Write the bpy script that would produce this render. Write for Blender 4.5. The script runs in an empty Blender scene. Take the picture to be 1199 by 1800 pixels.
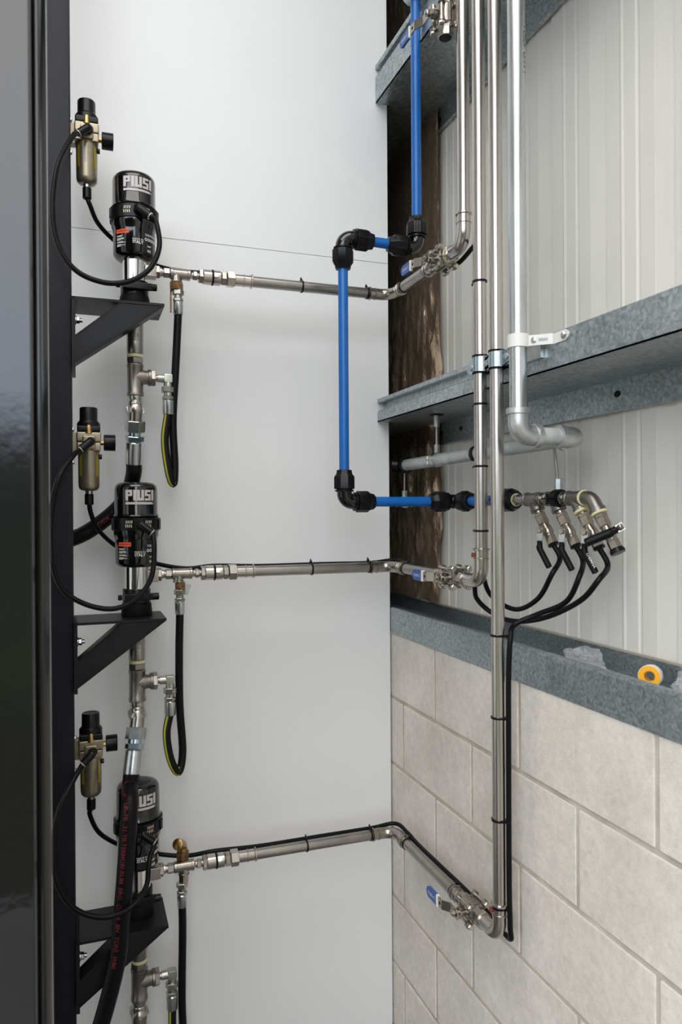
import bpy, bmesh, math, random
from mathutils import Vector as V, Matrix
R = math.radians
random.seed(7)
scene = bpy.context.scene
col = scene.collection

# ------------------------------------------------------------------ camera
FPX, ZC = 1295.0, 1.565
YAW, PITCH, ROLL = R(19.62), R(-0.11), R(-0.36)
FW = V((math.sin(YAW) * math.cos(PITCH), math.cos(YAW) * math.cos(PITCH), math.sin(PITCH)))
_r = V((math.cos(YAW), -math.sin(YAW), 0)); _u = _r.cross(FW)
RT = _r * math.cos(ROLL) + _u * math.sin(ROLL)
UP = -_r * math.sin(ROLL) + _u * math.cos(ROLL)
cd = bpy.data.cameras.new('camera'); cam = bpy.data.objects.new('camera', cd); col.objects.link(cam)
m = Matrix.Identity(4)
for i in range(3):
    m[i][0], m[i][1], m[i][2] = RT[i], UP[i], -FW[i]
m[2][3] = ZC
cam.matrix_world = m
cd.sensor_fit = 'VERTICAL'; cd.sensor_height = 36; cd.sensor_width = 24
cd.lens = FPX * 36 / 1800
cd.clip_start = 0.02
cd.dof.use_dof = True; cd.dof.focus_distance = 1.75; cd.dof.aperture_fstop = 5.0
scene.camera = cam

# ------------------------------------------------------------------ daylight: overcast sky outside the open shed front
w = bpy.data.worlds.new('overcast_sky'); scene.world = w; w.use_nodes = True
nt = w.node_tree; bg = nt.nodes['Background']
tc = nt.nodes.new('ShaderNodeTexCoord'); sp = nt.nodes.new('ShaderNodeSeparateXYZ')
rp = nt.nodes.new('ShaderNodeValToRGB'); mr = nt.nodes.new('ShaderNodeMapRange')
nt.links.new(tc.outputs['Generated'], sp.inputs[0]); nt.links.new(sp.outputs['Z'], mr.inputs[0])
mr.inputs[1].default_value = -1; mr.inputs[2].default_value = 1
nt.links.new(mr.outputs[0], rp.inputs[0]); nt.links.new(rp.outputs[0], bg.inputs[0])
els = rp.color_ramp.elements
els[0].position = 0.0; els[0].color = (.035, .035, .03, 1)
els[1].position = 1.0; els[1].color = (1, .925, .84, 1)
for p_, c_ in ((.37, (.03, .035, .02, 1)), (.40, (.040, .055, .018, 1)), (.44, (.038, .048, .025, 1)), (.50, (.03, .04, .025, 1)), (.535, (.06, .065, .06, 1)), (.575, (.75, .86, 1, 1)), (.72, (.94, .96, .98, 1))):
    e = els.new(p_); e.color = c_
bg.inputs[1].default_value = 4.7
scene.view_settings.view_transform = 'Standard'; scene.view_settings.look = 'None'
scene.view_settings.gamma = 1; scene.view_settings.use_curve_mapping = False
scene.view_settings.exposure = 0.14
scene.cycles.use_denoising = True
scene.cycles.max_bounces = 8

# ------------------------------------------------------------------ measuring helpers (a pixel on a known upright plane of the place)
def ray(px, py): return FW * FPX + RT * (px - 599.5) + UP * (900 - py)
def wx(px, py, x):
    d = ray(px, py); return V((x, d.y * x / d.x, ZC + d.z * x / d.x))
def wy(px, py, y):
    d = ray(px, py); return V((d.x * y / d.y, y, ZC + d.z * y / d.y))
X, Y, Z = V((1, 0, 0)), V((0, 1, 0)), V((0, 0, 1))

# ------------------------------------------------------------------ materials
MATS = {}
def mat(name, color, rough=.5, metal=0., bump=0., bscale=200., var=0., vscale=8., rvar=0., spec=None, coat=0., trans=0., alpha=1., color2=None, dist=.002, detail=4, stretch=None, ior=None):
    m = bpy.data.materials.new(name); m.use_nodes = True; MATS[name] = m
    t = m.node_tree; b = t.nodes['Principled BSDF']
    b.inputs['Base Color'].default_value = (*color, 1); b.inputs['Roughness'].default_value = rough
    b.inputs['Metallic'].default_value = metal
    if spec is not None: b.inputs['Specular IOR Level'].default_value = spec
    if ior: b.inputs['IOR'].default_value = ior
    b.inputs['Coat Weight'].default_value = coat; b.inputs['Coat Roughness'].default_value = .08
    b.inputs['Transmission Weight'].default_value = trans; b.inputs['Alpha'].default_value = alpha
    if bump or var or rvar:
        c = t.nodes.new('ShaderNodeTexCoord'); src = c.outputs['Object']
        if stretch:
            mp = t.nodes.new('ShaderNodeMapping'); mp.inputs['Scale'].default_value = stretch
            t.links.new(src, mp.inputs[0]); src = mp.outputs[0]
    if var or rvar:
        n = t.nodes.new('ShaderNodeTexNoise'); n.inputs['Scale'].default_value = vscale; n.inputs['Detail'].default_value = detail
        t.links.new(src, n.inputs['Vector'])
    if var:
        r = t.nodes.new('ShaderNodeValToRGB'); t.links.new(n.outputs[0], r.inputs[0])
        lo = tuple(max(0, x * (1 - var)) for x in color); hi = color2 or tuple(min(1, x * (1 + var)) for x in color)
        r.color_ramp.elements[0].position = .35; r.color_ramp.elements[0].color = (*lo, 1)
        r.color_ramp.elements[1].position = .68; r.color_ramp.elements[1].color = (*hi, 1)
        t.links.new(r.outputs[0], b.inputs['Base Color'])
    if rvar:
        q = t.nodes.new('ShaderNodeMapRange'); q.inputs[3].default_value = max(.02, rough - rvar); q.inputs[4].default_value = rough + rvar
        t.links.new(n.outputs[0], q.inputs[0]); t.links.new(q.outputs[0], b.inputs['Roughness'])
    if bump:
        n2 = t.nodes.new('ShaderNodeTexNoise'); n2.inputs['Scale'].default_value = bscale; n2.inputs['Detail'].default_value = 3
        t.links.new(src, n2.inputs['Vector'])
        bm = t.nodes.new('ShaderNodeBump'); bm.inputs['Strength'].default_value = bump; bm.inputs['Distance'].default_value = dist
        t.links.new(n2.outputs[0], bm.inputs['Height']); t.links.new(bm.outputs[0], b.inputs['Normal'])
    return m
mat('white_panel', (.80, .80, .80), .38, var=.02, vscale=2, spec=.4)
mat('cladding', (.76, .735, .685), .42, var=.02, vscale=3, spec=.4)
mat('block', (.73, .68, .615), .95, bump=.5, bscale=330, var=.10, vscale=5, detail=10, spec=.15, color2=(.80, .75, .69))
def use_position(m):
    t = m.node_tree; g = t.nodes.new('ShaderNodeNewGeometry')
    for l in list(t.links):
        if l.from_node.bl_idname == 'ShaderNodeTexCoord': t.links.new(g.outputs['Position'], l.to_socket)
def speckle(m, scale, amt):
    t = m.node_tree; b = t.nodes['Principled BSDF']; L = t.links; src = b.inputs['Base Color'].links[0].from_socket
    g = t.nodes.new('ShaderNodeTexCoord'); n = t.nodes.new('ShaderNodeTexNoise'); n.inputs['Scale'].default_value = scale; n.inputs['Detail'].default_value = 8; n.inputs['Roughness'].default_value = .75
    L.new(g.outputs['Object'], n.inputs['Vector'])
    q = t.nodes.new('ShaderNodeMapRange'); q.inputs[1].default_value = .3; q.inputs[2].default_value = .7; q.inputs[3].default_value = 1 - amt; q.inputs[4].default_value = 1 + amt * .6; L.new(n.outputs[0], q.inputs[0])
    x = t.nodes.new('ShaderNodeMix'); x.data_type = 'RGBA'; x.blend_type = 'MULTIPLY'; x.inputs['Factor'].default_value = 1
    L.new(src, x.inputs['A']); L.new(q.outputs[0], x.inputs['B']); L.new(x.outputs['Result'], b.inputs['Base Color'])
speckle(MATS['block'], 60, .16)
use_position(MATS['block'])
mat('mortar', (.53, .48, .42), .97, bump=.6, bscale=250, var=.15, vscale=16, spec=.1)
mat('concrete', (.17, .165, .16), .8, bump=.3, bscale=60, var=.2, vscale=3)
mat('roof_sheet', (.5, .5, .5), .6)
mat('stainless', (.53, .49, .455), .24, 1, var=.08, vscale=14, rvar=.07, stretch=(1, 1, .25))
mat('stainless_dull', (.36, .34, .315), .33, 1, var=.10, vscale=25, rvar=.06)
mat('stainless_cast', (.37, .34, .305), .27, 1, var=.12, vscale=60, bump=.15, bscale=500, dist=.0006)
mat('chrome', (.68, .67, .66), .12, 1)
mat('zinc', (.52, .545, .545), .28, 1, var=.10, vscale=50)
mat('zinc_green', (.46, .475, .42), .28, 1, var=.08, vscale=50)
mat('zinc_blue', (.46, .56, .62), .25, 1, var=.10, vscale=40)
mat('cast_tee', (.24, .22, .20), .38, .95, var=.10, vscale=60, bump=.25, bscale=700, dist=.0006)
mat('nickel', (.38, .33, .28), .28, 1, var=.12, vscale=60)
mat('brass', (.42, .27, .10), .32, 1, var=.1, vscale=60)
mat('rusty_brass', (.15, .075, .035), .5, .5, var=.5, vscale=90, color2=(.30, .16, .06))
mat('galv_pipe', (.56, .575, .575), .30, .95, var=.12, vscale=40, rvar=.12, stretch=(1, 1, .12))
mat('galv_cast', (.56, .57, .56), .38, .85, var=.08, vscale=60, bump=.15, bscale=300, dist=.0008)
mat('grey_pipe', (.50, .53, .52), .5, .35, var=.16, vscale=24)
mat('white_plastic', (.78, .77, .74), .4)
mat('black_gloss', (.003, .003, .0035), .09, coat=.3)
mat('black_plastic', (.004, .004, .005), .30, spec=.25)
mat('black_rubber', (.004, .004, .005), .40, spec=.16, bump=.1, bscale=900, dist=.0005)
mat('black_matt', (.004, .004, .005), .6, spec=.15)
mat('powder_black', (.005, .006, .009), .42, spec=.26, bump=.55, bscale=420, dist=.0014)
mat('bracket_black', (.008, .0085, .010), .40, .0, spec=.28, var=.3, vscale=14, bump=.12, bscale=60, dist=.001)
mat('gloss_cabinet', (.006, .006, .007), .07, bump=.10, bscale=55, dist=.002, spec=.6)
mat('blue_pipe', (.002, .12, .44), .32, var=.05, vscale=30)
mat('blue_grip', (.018, .09, .33), .4)
mat('white_print', (.72, .72, .72), .5)
mat('logo_grey', (.52, .48, .48), .45)
mat('cream_print', (.70, .62, .46), .5)
mat('red_print', (.12, .004, .006), .5)
mat('dark_print', (.03, .03, .03), .6)
mat('orange_label', (.90, .09, .015), .45)
mat('yellow_seal', (.66, .61, .34), .6)
mat('yellow_stripe', (.34, .34, .015), .45)
mat('yellow_plastic', (.90, .42, .005), .35)
mat('tape_white', (.80, .80, .79), .6)
mat('champagne', (.31, .265, .185), .34, .75, var=.05, vscale=40)
mat('beige_metal', (.50, .46, .38), .42, .35)
mat('oil_bowl', (.32, .24, .02), .12, spec=.6)
mat('clear_bag', (.90, .92, .94), .10, alpha=.20, spec=.9)
mat('hole_dark', (.01, .01, .01), .9)
mat('rust_spot', (.22, .03, .02), .6)
def galv_mat(name, base, hi, lo, rough, sc):
    m = bpy.data.materials.new(name); m.use_nodes = True; MATS[name] = m
    t = m.node_tree; b = t.nodes['Principled BSDF']; L = t.links
    c = t.nodes.new('ShaderNodeTexCoord')
    vo = t.nodes.new('ShaderNodeTexVoronoi'); vo.inputs['Scale'].default_value = sc
    no = t.nodes.new('ShaderNodeTexNoise'); no.inputs['Scale'].default_value = sc * .6; no.inputs['Detail'].default_value = 6
    n0 = t.nodes.new('ShaderNodeTexNoise'); n0.inputs['Scale'].default_value = 5
    for x in (vo, no, n0): L.new(c.outputs['Object'], x.inputs['Vector'])
    sx = t.nodes.new('ShaderNodeSeparateColor'); L.new(vo.outputs['Color'], sx.inputs[0])
    a = t.nodes.new('ShaderNodeMath'); a.operation = 'MULTIPLY_ADD'; L.new(sx.outputs[0], a.inputs[0]); a.inputs[1].default_value = .45; L.new(no.outputs[0], a.inputs[2])
    a2 = t.nodes.new('ShaderNodeMath'); a2.operation = 'MULTIPLY_ADD'; L.new(n0.outputs[0], a2.inputs[0]); a2.inputs[1].default_value = .5; L.new(a.outputs[0], a2.inputs[2])
    r = t.nodes.new('ShaderNodeValToRGB'); mrn = t.nodes.new('ShaderNodeMapRange'); mrn.inputs[1].default_value = .5; mrn.inputs[2].default_value = 1.5
    L.new(a2.outputs[0], mrn.inputs[0]); L.new(mrn.outputs[0], r.inputs[0])
    r.color_ramp.elements[0].position = .15; r.color_ramp.elements[0].color = (*lo, 1)
    r.color_ramp.elements[1].position = .9; r.color_ramp.elements[1].color = (*hi, 1)
    e = r.color_ramp.elements.new(.5); e.color = (*base, 1)
    L.new(r.outputs[0], b.inputs['Base Color'])
    b.inputs['Metallic'].default_value = .92; 
    q = t.nodes.new('ShaderNodeMapRange'); q.inputs[3].default_value = rough - .1; q.inputs[4].default_value = rough + .12
    L.new(sx.outputs[1], q.inputs[0]); L.new(q.outputs[0], b.inputs['Roughness'])
    return m
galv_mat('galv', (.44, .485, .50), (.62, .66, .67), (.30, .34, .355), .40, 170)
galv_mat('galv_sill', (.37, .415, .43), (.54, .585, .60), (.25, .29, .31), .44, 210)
def foil_mat():
    m = bpy.data.materials.new('foil'); m.use_nodes = True; MATS['foil'] = m
    t = m.node_tree; b = t.nodes['Principled BSDF']; L = t.links
    b.inputs['Base Color'].default_value = (.66, .49, .35, 1); b.inputs['Metallic'].default_value = .78; b.inputs['Roughness'].default_value = .27
    c = t.nodes.new('ShaderNodeTexCoord'); mp = t.nodes.new('ShaderNodeMapping'); mp.inputs['Scale'].default_value = (1, 1, .6)
    L.new(c.outputs['Object'], mp.inputs[0])
    n = t.nodes.new('ShaderNodeTexNoise'); n.inputs['Scale'].default_value = 40; n.inputs['Detail'].default_value = 5; L.new(mp.outputs[0], n.inputs['Vector'])
    wv = t.nodes.new('ShaderNodeTexNoise'); wv.inputs['Scale'].default_value = 260; L.new(c.outputs['Object'], wv.inputs['Vector'])
    ad = t.nodes.new('ShaderNodeMath'); ad.operation = 'MULTIPLY_ADD'; L.new(wv.outputs[0], ad.inputs[0]); ad.inputs[1].default_value = .12; L.new(n.outputs[0], ad.inputs[2])
    bm = t.nodes.new('ShaderNodeBump'); bm.inputs['Strength'].default_value = .7; bm.inputs['Distance'].default_value = .012
    L.new(ad.outputs[0], bm.inputs['Height']); L.new(bm.outputs[0], b.inputs['Normal'])
foil_mat()

# ------------------------------------------------------------------ mesh builder
def frame(ax):
    ax = V(ax).normalized(); ref = Z if abs(ax.z) < .9 else Y
    a = ref.cross(ax).normalized(); return a, ax.cross(a).normalized(), ax
class MB:
    def __init__(s): s.v = []; s.f = []; s.bev = False
    def lathe(s, o, ax, prof, n=20, rot=0., mod=None):
        o = V(o); a, b, c = frame(ax); rings = []
        for t, r in prof:
            if r <= 1e-6: s.v.append(o + c * t); rings.append([len(s.v) - 1])
            else:
                base = len(s.v)
                for k in range(n):
                    th = rot + 2 * math.pi * k / n; q = r * (mod(k) if mod else 1)
                    s.v.append(o + c * t + a * (q * math.cos(th)) + b * (q * math.sin(th)))
                rings.append(list(range(base, base + n)))
        for p, q in zip(rings, rings[1:]):
            for k in range(n):
                k2 = (k + 1) % n
                if len(p) == 1 and len(q) == 1: continue
                if len(p) == 1: s.f.append((p[0], q[k2], q[k]))
                elif len(q) == 1: s.f.append((p[k], p[k2], q[0]))
                else: s.f.append((p[k], p[k2], q[k2], q[k]))
        if len(rings[0]) > 1: s.f.append(tuple(reversed(rings[0])))
        if len(rings[-1]) > 1: s.f.append(tuple(rings[-1]))
        return s
    def cyl(s, p, q, r, n=16, ch=0.):
        p, q = V(p), V(q); L = (q - p).length
        pr = [(0, r), (L, r)] if not ch else [(0, r - ch), (ch, r), (L - ch, r), (L, r - ch)]
        return s.lathe(p, q - p, pr, n)
    def hexn(s, p, q, r, rot=.26, ch=.0012):
        p, q = V(p), V(q); L = (q - p).length
        return s.lathe(p, q - p, [(0, r - ch), (ch, r), (L - ch, r), (L, r - ch)], 6, rot)
    def tube(s, pts, r, n=10, caps=True, inner=None):
        pts = [V(p) for p in pts]; N = len(pts); rr = r if isinstance(r, (list, tuple)) else [r] * N
        tan = [(pts[min(i + 1, N - 1)] - pts[max(i - 1, 0)]).normalized() for i in range(N)]
        a, b, _ = frame(tan[0]); rings = []
        for i in range(N):
            a = (a - tan[i] * a.dot(tan[i])).normalized(); b = tan[i].cross(a)
            base = len(s.v)
            for k in range(n):
                th = 2 * math.pi * k / n; s.v.append(pts[i] + (a * math.cos(th) + b * math.sin(th)) * rr[i])
            rings.append(list(range(base, base + n)))
        for p, q in zip(rings, rings[1:]):
            for k in range(n):
                k2 = (k + 1) % n; s.f.append((p[k], p[k2], q[k2], q[k]))
        if caps: s.f.append(tuple(reversed(rings[0]))); s.f.append(tuple(rings[-1]))
        return s
    def box(s, c, size, ax=None, ch=0.):
        c = V(c); ux, uy, uz = ax or (X, Y, Z); hx, hy, hz = (d / 2 for d in size)
        if ch <= 0:
            b = len(s.v)
            for i in (-1, 1):
                for j in (-1, 1):
                    for k in (-1, 1): s.v.append(c + ux * (i * hx) + uy * (j * hy) + uz * (k * hz))
            for q in ((0, 1, 3, 2), (4, 6, 7, 5), (0, 4, 5, 1), (2, 3, 7, 6), (0, 2, 6, 4), (1, 5, 7, 3)): s.f.append(tuple(b + i for i in q))
        else:
            s.bev = True; bm = bmesh.new(); bmesh.ops.create_cube(bm, size=1)
            for q in bm.verts: q.co = V((q.co.x * 2 * hx, q.co.y * 2 * hy, q.co.z * 2 * hz))
            bmesh.ops.bevel(bm, geom=bm.edges[:], offset=ch, segments=2, profile=.5, affect='EDGES')
            b = len(s.v); bm.verts.index_update()
            for q in bm.verts: s.v.append(c + ux * q.co.x + uy * q.co.y + uz * q.co.z)
            for f in bm.faces: s.f.append(tuple(b + q.index for q in f.verts))
            bm.free()
        return s
    def prism(s, poly, o, ux, uy, ext):
        o = V(o); ext = V(ext); b = len(s.v); n = len(poly)
        for d in (V((0, 0, 0)), ext):
            for p in poly: s.v.append(o + ux * p[0] + uy * p[1] + d)
        s.f.append(tuple(reversed(range(b, b + n)))); s.f.append(tuple(range(b + n, b + 2 * n)))
        for k in range(n):
            k2 = (k + 1) % n; s.f.append((b + k, b + k2, b + n + k2, b + n + k))
        return s
    def mesh(s, name, mt, org, smooth):
        me = bpy.data.meshes.new(name)
        me.from_pydata([tuple(p - org) for p in s.v], [], s.f)
        bm = bmesh.new(); bm.from_mesh(me); bmesh.ops.recalc_face_normals(bm, faces=bm.faces[:]); bm.to_mesh(me); bm.free()
        me.materials.append(MATS[mt])
        if smooth:
            me.shade_smooth(); me.set_sharp_from_angle(angle=R(smooth))
        return me
def smoothpath(pts, k=8):
    pts = [V(p) for p in pts]; P = [pts[0] * 2 - pts[1]] + pts + [pts[-1] * 2 - pts[-2]]; out = []
    for i in range(1, len(P) - 2):
        p0, p1, p2, p3 = P[i - 1:i + 3]
        for j in range(k):
            t = j / k
            out.append(.5 * ((2 * p1) + (p2 - p0) * t + (2 * p0 - 5 * p1 + 4 * p2 - p3) * t * t + (3 * p1 - p0 - 3 * p2 + p3) * t ** 3))
    out.append(pts[-1]); return out
def bend(p0, c, p1, rad, n=8):
    """polyline p0 -> c -> p1 with a round corner of radius rad"""
    p0, c, p1 = V(p0), V(c), V(p1); a = (p0 - c).normalized(); b = (p1 - c).normalized()
    ang = a.angle(b); d = rad / math.tan(ang / 2); ctr = c + (a + b).normalized() * (rad / math.sin(ang / 2))
    s0, s1 = c + a * d, c + b * d; out = [p0]
    u = s0 - ctr; v_ = s1 - ctr; tot = u.angle(v_)
    for k in range(n + 1):
        t = k / n; out.append(ctr + (u * math.sin((1 - t) * tot) + v_ * math.sin(t * tot)) / math.sin(tot))
    out.append(p1); return out

def setp(o, label=None, cat=None, group=None, kind=None):
    if label: o['label'] = label
    if cat: o['category'] = cat
    if group: o['group'] = group
    if kind: o['kind'] = kind
    return o
ORG = {}
def weigh(o, on=True):
    if on: o.modifiers.new('weighted_normal', 'WEIGHTED_NORMAL').keep_sharp = True
    return o
def thing(name, label, cat, loc, group=None, kind=None):
    o = bpy.data.objects.new(name, None); o.empty_display_size = .02; col.objects.link(o)
    o.location = loc; ORG[o] = V(loc); return setp(o, label, cat, group, kind)
def part(mb, name, mt, parent, label=None, smooth=38):
    org = ORG[parent]; o = bpy.data.objects.new(name, mb.mesh(name, mt, org, smooth)); col.objects.link(o)
    o.parent = parent; ORG[o] = org; weigh(o, mb.bev and smooth)
    if label: o['label'] = label
    return o
def solo(mb, name, mt, label, cat, group=None, kind=None, smooth=38):
    xs = [p.x for p in mb.v]; ys = [p.y for p in mb.v]; zs = [p.z for p in mb.v]
    org = V(((min(xs) + max(xs)) / 2, (min(ys) + max(ys)) / 2, min(zs)))
    o = bpy.data.objects.new(name, mb.mesh(name, mt, org, smooth)); col.objects.link(o); o.location = org; ORG[o] = org; weigh(o, mb.bev and smooth)
    return setp(o, label, cat, group, kind)
def copy_tree(o, parent=None):
    c = o.copy(); col.objects.link(c); c.parent = parent
    for ch in list(o.children): copy_tree(ch, c)
    return c
def text_tris(s, size, bold=0.):
    cu = bpy.data.curves.new('t', 'FONT'); cu.body = s; cu.size = size; cu.offset = bold; cu.align_x = 'CENTER'; cu.align_y = 'CENTER'; cu.resolution_u = 2
    ob = bpy.data.objects.new('t', cu); col.objects.link(ob); bpy.context.view_layer.update()
    me = ob.evaluated_get(bpy.context.evaluated_depsgraph_get()).to_mesh()
    vs = [(q.co.x, q.co.y) for q in me.vertices]; fs = [tuple(p.vertices) for p in me.polygons]
    bpy.data.objects.remove(ob); bpy.data.curves.remove(cu); return vs, fs
def slice_tris(vs, fs, step):
    bm = bmesh.new(); bv = [bm.verts.new((p[0], p[1], 0)) for p in vs]
    for f in fs:
        try: bm.faces.new([bv[i] for i in f])
        except ValueError: pass
    lo = min(p[0] for p in vs); hi = max(p[0] for p in vs); u = math.ceil(lo / step) * step
    while u < hi:
        bmesh.ops.bisect_plane(bm, geom=bm.verts[:] + bm.edges[:] + bm.faces[:], plane_co=(u, 0, 0), plane_no=(1, 0, 0)); u += step
    bm.verts.index_update(); o = [(q.co.x, q.co.y) for q in bm.verts], [tuple(q.index for q in f.verts) for f in bm.faces]; bm.free(); return o
def rects(rs):
    vs, fs = [], []
    for x0, y0, x1, y1 in rs:
        b = len(vs); vs += [(x0, y0), (x1, y0), (x1, y1), (x0, y1)]; fs.append((b, b + 1, b + 2, b + 3))
    return vs, fs
def wrap(mb, vs, fs, o, rad, phi0, z0, step=.004):
    """print lying on an upright round body; phi 0 faces -y, grows towards +x"""
    vs, fs = slice_tris(vs, fs, step); b = len(mb.v)
    for u, v_ in vs:
        ph = phi0 + u / rad; mb.v.append(V(o) + V((math.sin(ph) * rad, -math.cos(ph) * rad, z0 + v_)))
    for f in fs: mb.f.append(tuple(b + i for i in f))
    return mb
def flat(mb, vs, fs, o, ux, uy):
    b = len(mb.v)
    for u, v_ in vs: mb.v.append(V(o) + ux * u + uy * v_)
    for f in fs: mb.f.append(tuple(b + i for i in f))
    return mb

# ================================================================== SETTING
XB, XC, XG, YD = .8906, 1.055, .848, 2.05
def struct(mb, name, mt, smooth=0): return solo(mb, name, mt, None, None, kind='structure', smooth=smooth)
struct(MB().box((-.9, 1.2, -.05), (4.6, 5.6, .1)), 'floor', 'concrete')
# roof with an added opening that lets sky brighten the upper white panel
mb = MB(); RX0, RX1, RY0, RY1 = -1.4, .95, -.7, 1.0
mb.box(((-3.2 + RX0) / 2, 1.1, 4.25), (RX0 + 3.2, 4.0, .06)); mb.box(((1.4 + RX1) / 2, 1.1, 4.25), (1.4 - RX1, 4.0, .06))
mb.box(((RX0 + RX1) / 2, (-.9 + RY0) / 2, 4.25), (RX1 - RX0, RY0 + .9, .06)); mb.box(((RX0 + RX1) / 2, (3.1 + RY1) / 2, 4.25), (RX1 - RX0, 3.1 - RY1, .06))
struct(mb, 'ceiling', 'roof_sheet')
mb = MB(); mb.box((-1.08, -.87, 4.15), (4.15, .06, .1)); mb.box((.775, -.87, 2.1), (1.15, .06, 4.2)); struct(mb, 'wall_front_added', 'cladding')  # unseen wall added behind the camera, narrows the doorway to dim panel and blocks
struct(MB().box((-3.1, 1.35, 2.1), (.06, 4.3, 4.2)), 'wall_left', 'cladding')
# white back wall: two smooth sheets with a fine seam
wb = thing('wall_back', None, None, (-.6, YD, 0), kind='structure')
PE = .886; zs = wy(400, 431, YD).z
part(MB().box(((PE - 3.05) / 2, YD + .012, zs / 2), (PE + 3.05, .024, zs - .0016)), 'panel', 'white_panel', wb, smooth=0)
part(MB().box(((PE - 3.05) / 2, YD + .012, (zs + 4.2) / 2), (PE + 3.05, .024, 4.2 - zs - .0016)), 'panel', 'white_panel', wb, smooth=0)
part(MB().box(((PE - 3.05) / 2, YD + .03, 2.1), (PE + 3.03, .012, 4.2)), 'backing_sheet', 'black_matt', wb, smooth=0)
struct(MB().box((-1.0, 3.0, 2.1), (4.2, .05, 4.2)), 'wall_rear', 'black_matt')
# right wall: trapezoidal sheets, ribs 190 mm apart, seen from inside
wr = thing('wall_right', None, None, (XC, 1.2, 1.2), kind='structure')
def rib_profile(y0, n):
    pr = []
    for i in range(n):
        b = y0 - i * .1905
        for dy, dx in ((0, 0), (-.004, .0008), (-.047, .0062), (-.0525, .0004), (-.094, 0), (-.0985, -.0022), (-.1015, -.0022), (-.106, 0), (-.139, 0), (-.1435, .0026), (-.1475, .0026), (-.152, 0)):
            pr.append((b + dy, XC + dx))
    pr.append((y0 - n * .1905, XC)); return pr
for i in range(4):
    pr = rib_profile(1.52 + .1905 * (7 - 4 * i), 4); mb = MB()
    off = .0006 * (i % 2)
    for (y, x) in pr: mb.v += [V((x + off, y, 1.2)), V((x + off, y, 4.2))]
    for k in range(len(pr) - 1): mb.f.append((2 * k, 2 * k + 2, 2 * k + 3, 2 * k + 1))
    for k in range(len(pr)): mb.v += [V((pr[k][1] + off + .0012, pr[k][0], 1.2)), V((pr[k][1] + off + .0012, pr[k][0], 4.2))]
    nn = 2 * len(pr)
    for k in range(len(pr) - 1): mb.f.append((nn + 2 * k, nn + 2 * k + 1, nn + 2 * k + 3, nn + 2 * k + 2))
    o = part(mb, 'cladding_sheet', 'cladding', wr, smooth=0)
# block base wall: 390 x 190 blocks in half bond
wl = thing('wall_lower', None, None, (XB, 1.2, 0), kind='structure')
part(MB().box((XB + .0026 + .09, 1.0, .6), (.18, 3.4, 1.199)), 'mortar_bed', 'mortar', wl, smooth=0)
def block_mesh(L, H, D=.03):
    mb = MB(); mb.box((0, 0, 0), (D, L, H), ch=.0025); me = mb.mesh('block', 'block', V((0, 0, 0)), 40); return me
bm_full = block_mesh(.389, .189)
for c in range(6):
    off = 1.365 if c % 2 else 1.165   # c counts from the floor: joints of this course
    if c % 2 == 0: off = 1.171
    for k in range(-4, 4):
        yc = off + .4 * k + .2
        if yc - .2 > 2.6: continue
        o = weigh(bpy.data.objects.new('block', bm_full)); col.objects.link(o); o.parent = wl
        o.location = V((XB + .015 + random.uniform(-.0008, .0008), yc, .1 + .2 * c)) - ORG[wl]
        o.rotation_euler = (random.uniform(-.002, .002), 0, random.uniform(-.002, .002))

# ================================================================== GIRTS AND SILL
YN, YF = -.5, 2.62
def girt(zw, zt, lab, up):
    o = thing('wall_girt', lab, 'girt', (1.05, 1.0, zw - .065), 'zinc wall girts')
    t = .003
    # web, cut narrower past the white sheet
    mb = MB(); mb.prism([(XG, YN), (1.052, YN), (1.052, YF), (.90, YF), (.90, 2.046), (XG, 2.046)], (0, 0, zw), X, Y, Z * t); part(mb, 'web', 'galv', o, smooth=0)
    # near length: plain front flange; far length: lipped flange with a groove
    ym = 1.40
    mb = MB(); mb.prism([(XG, zw), (XG + t, zw), (XG + t, zt - t), (XG + .016, zt - t), (XG + .016, zt), (XG, zt)], (0, YN, 0), X, Z, Y * (ym - YN)); part(mb, 'front_flange', 'galv', o, smooth=0)
    zl = zt - .036
    mb = MB(); pf = [(XG, zw), (XG, zl), (XG + .004, zl + .003), (XG + .020, zl + .003), (XG + .020, zt - .012), (XG + .003, zt - .012), (XG, zt - .010), (XG, zt), (XG + .023, zt), (XG + .023, zl), (XG + .003, zl - .003), (XG + .003, zw)]
    mb.prism(pf, (0, ym, 0), X, Z, Y * (2.046 - ym)); part(mb, 'lipped_flange', 'galv', o, smooth=0)
    part(MB().box((1.0505, (YN + YF) / 2, zw - .032), (.003, YF - YN, .064)), 'back_flange', 'galv', o, smooth=0)
    part(MB().box((1.045, (YN + YF) / 2, zw - .0645), (.012, YF - YN, .0025)), 'back_lip', 'galv', o, smooth=0)
    for yy in (1.24, 1.58, 1.90, 2.02, 2.20):
        mb = MB(); mb.lathe((1.0492, yy, zw - .028), -X, [(0, .007), (.0004, .007), (.0005, 0)], 12)
        for q in mb.v: q.y = yy + (q.y - yy) * 1.5
        part(mb, 'bolt_slot_shade', 'hole_dark', o)  # dark oval on the flange, painted shade in place of a cut slot
    return o
girt(1.830, 1.8985, 'galvanised wall girt the riser pipes are clamped to, at mid height', 0)
girt(2.786, 2.8990, 'galvanised wall girt at the top, behind the lever of the open valve', 1)
o = thing('sill_channel', 'galvanised sill channel lying along the top of the block wall', 'channel', (.96, 1.0, 1.194))
mb = MB(); mb.prism([(.887, 1.196), (.887, 1.268), (.890, 1.273), (.904, 1.273), (.904, 1.2705), (.892, 1.2705), (.8895, 1.267), (.8895, 1.196)], (0, YN, 0), X, Z, Y * (2.046 - YN)); part(mb, 'front_flange', 'galv_sill', o, smooth=0)
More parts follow.
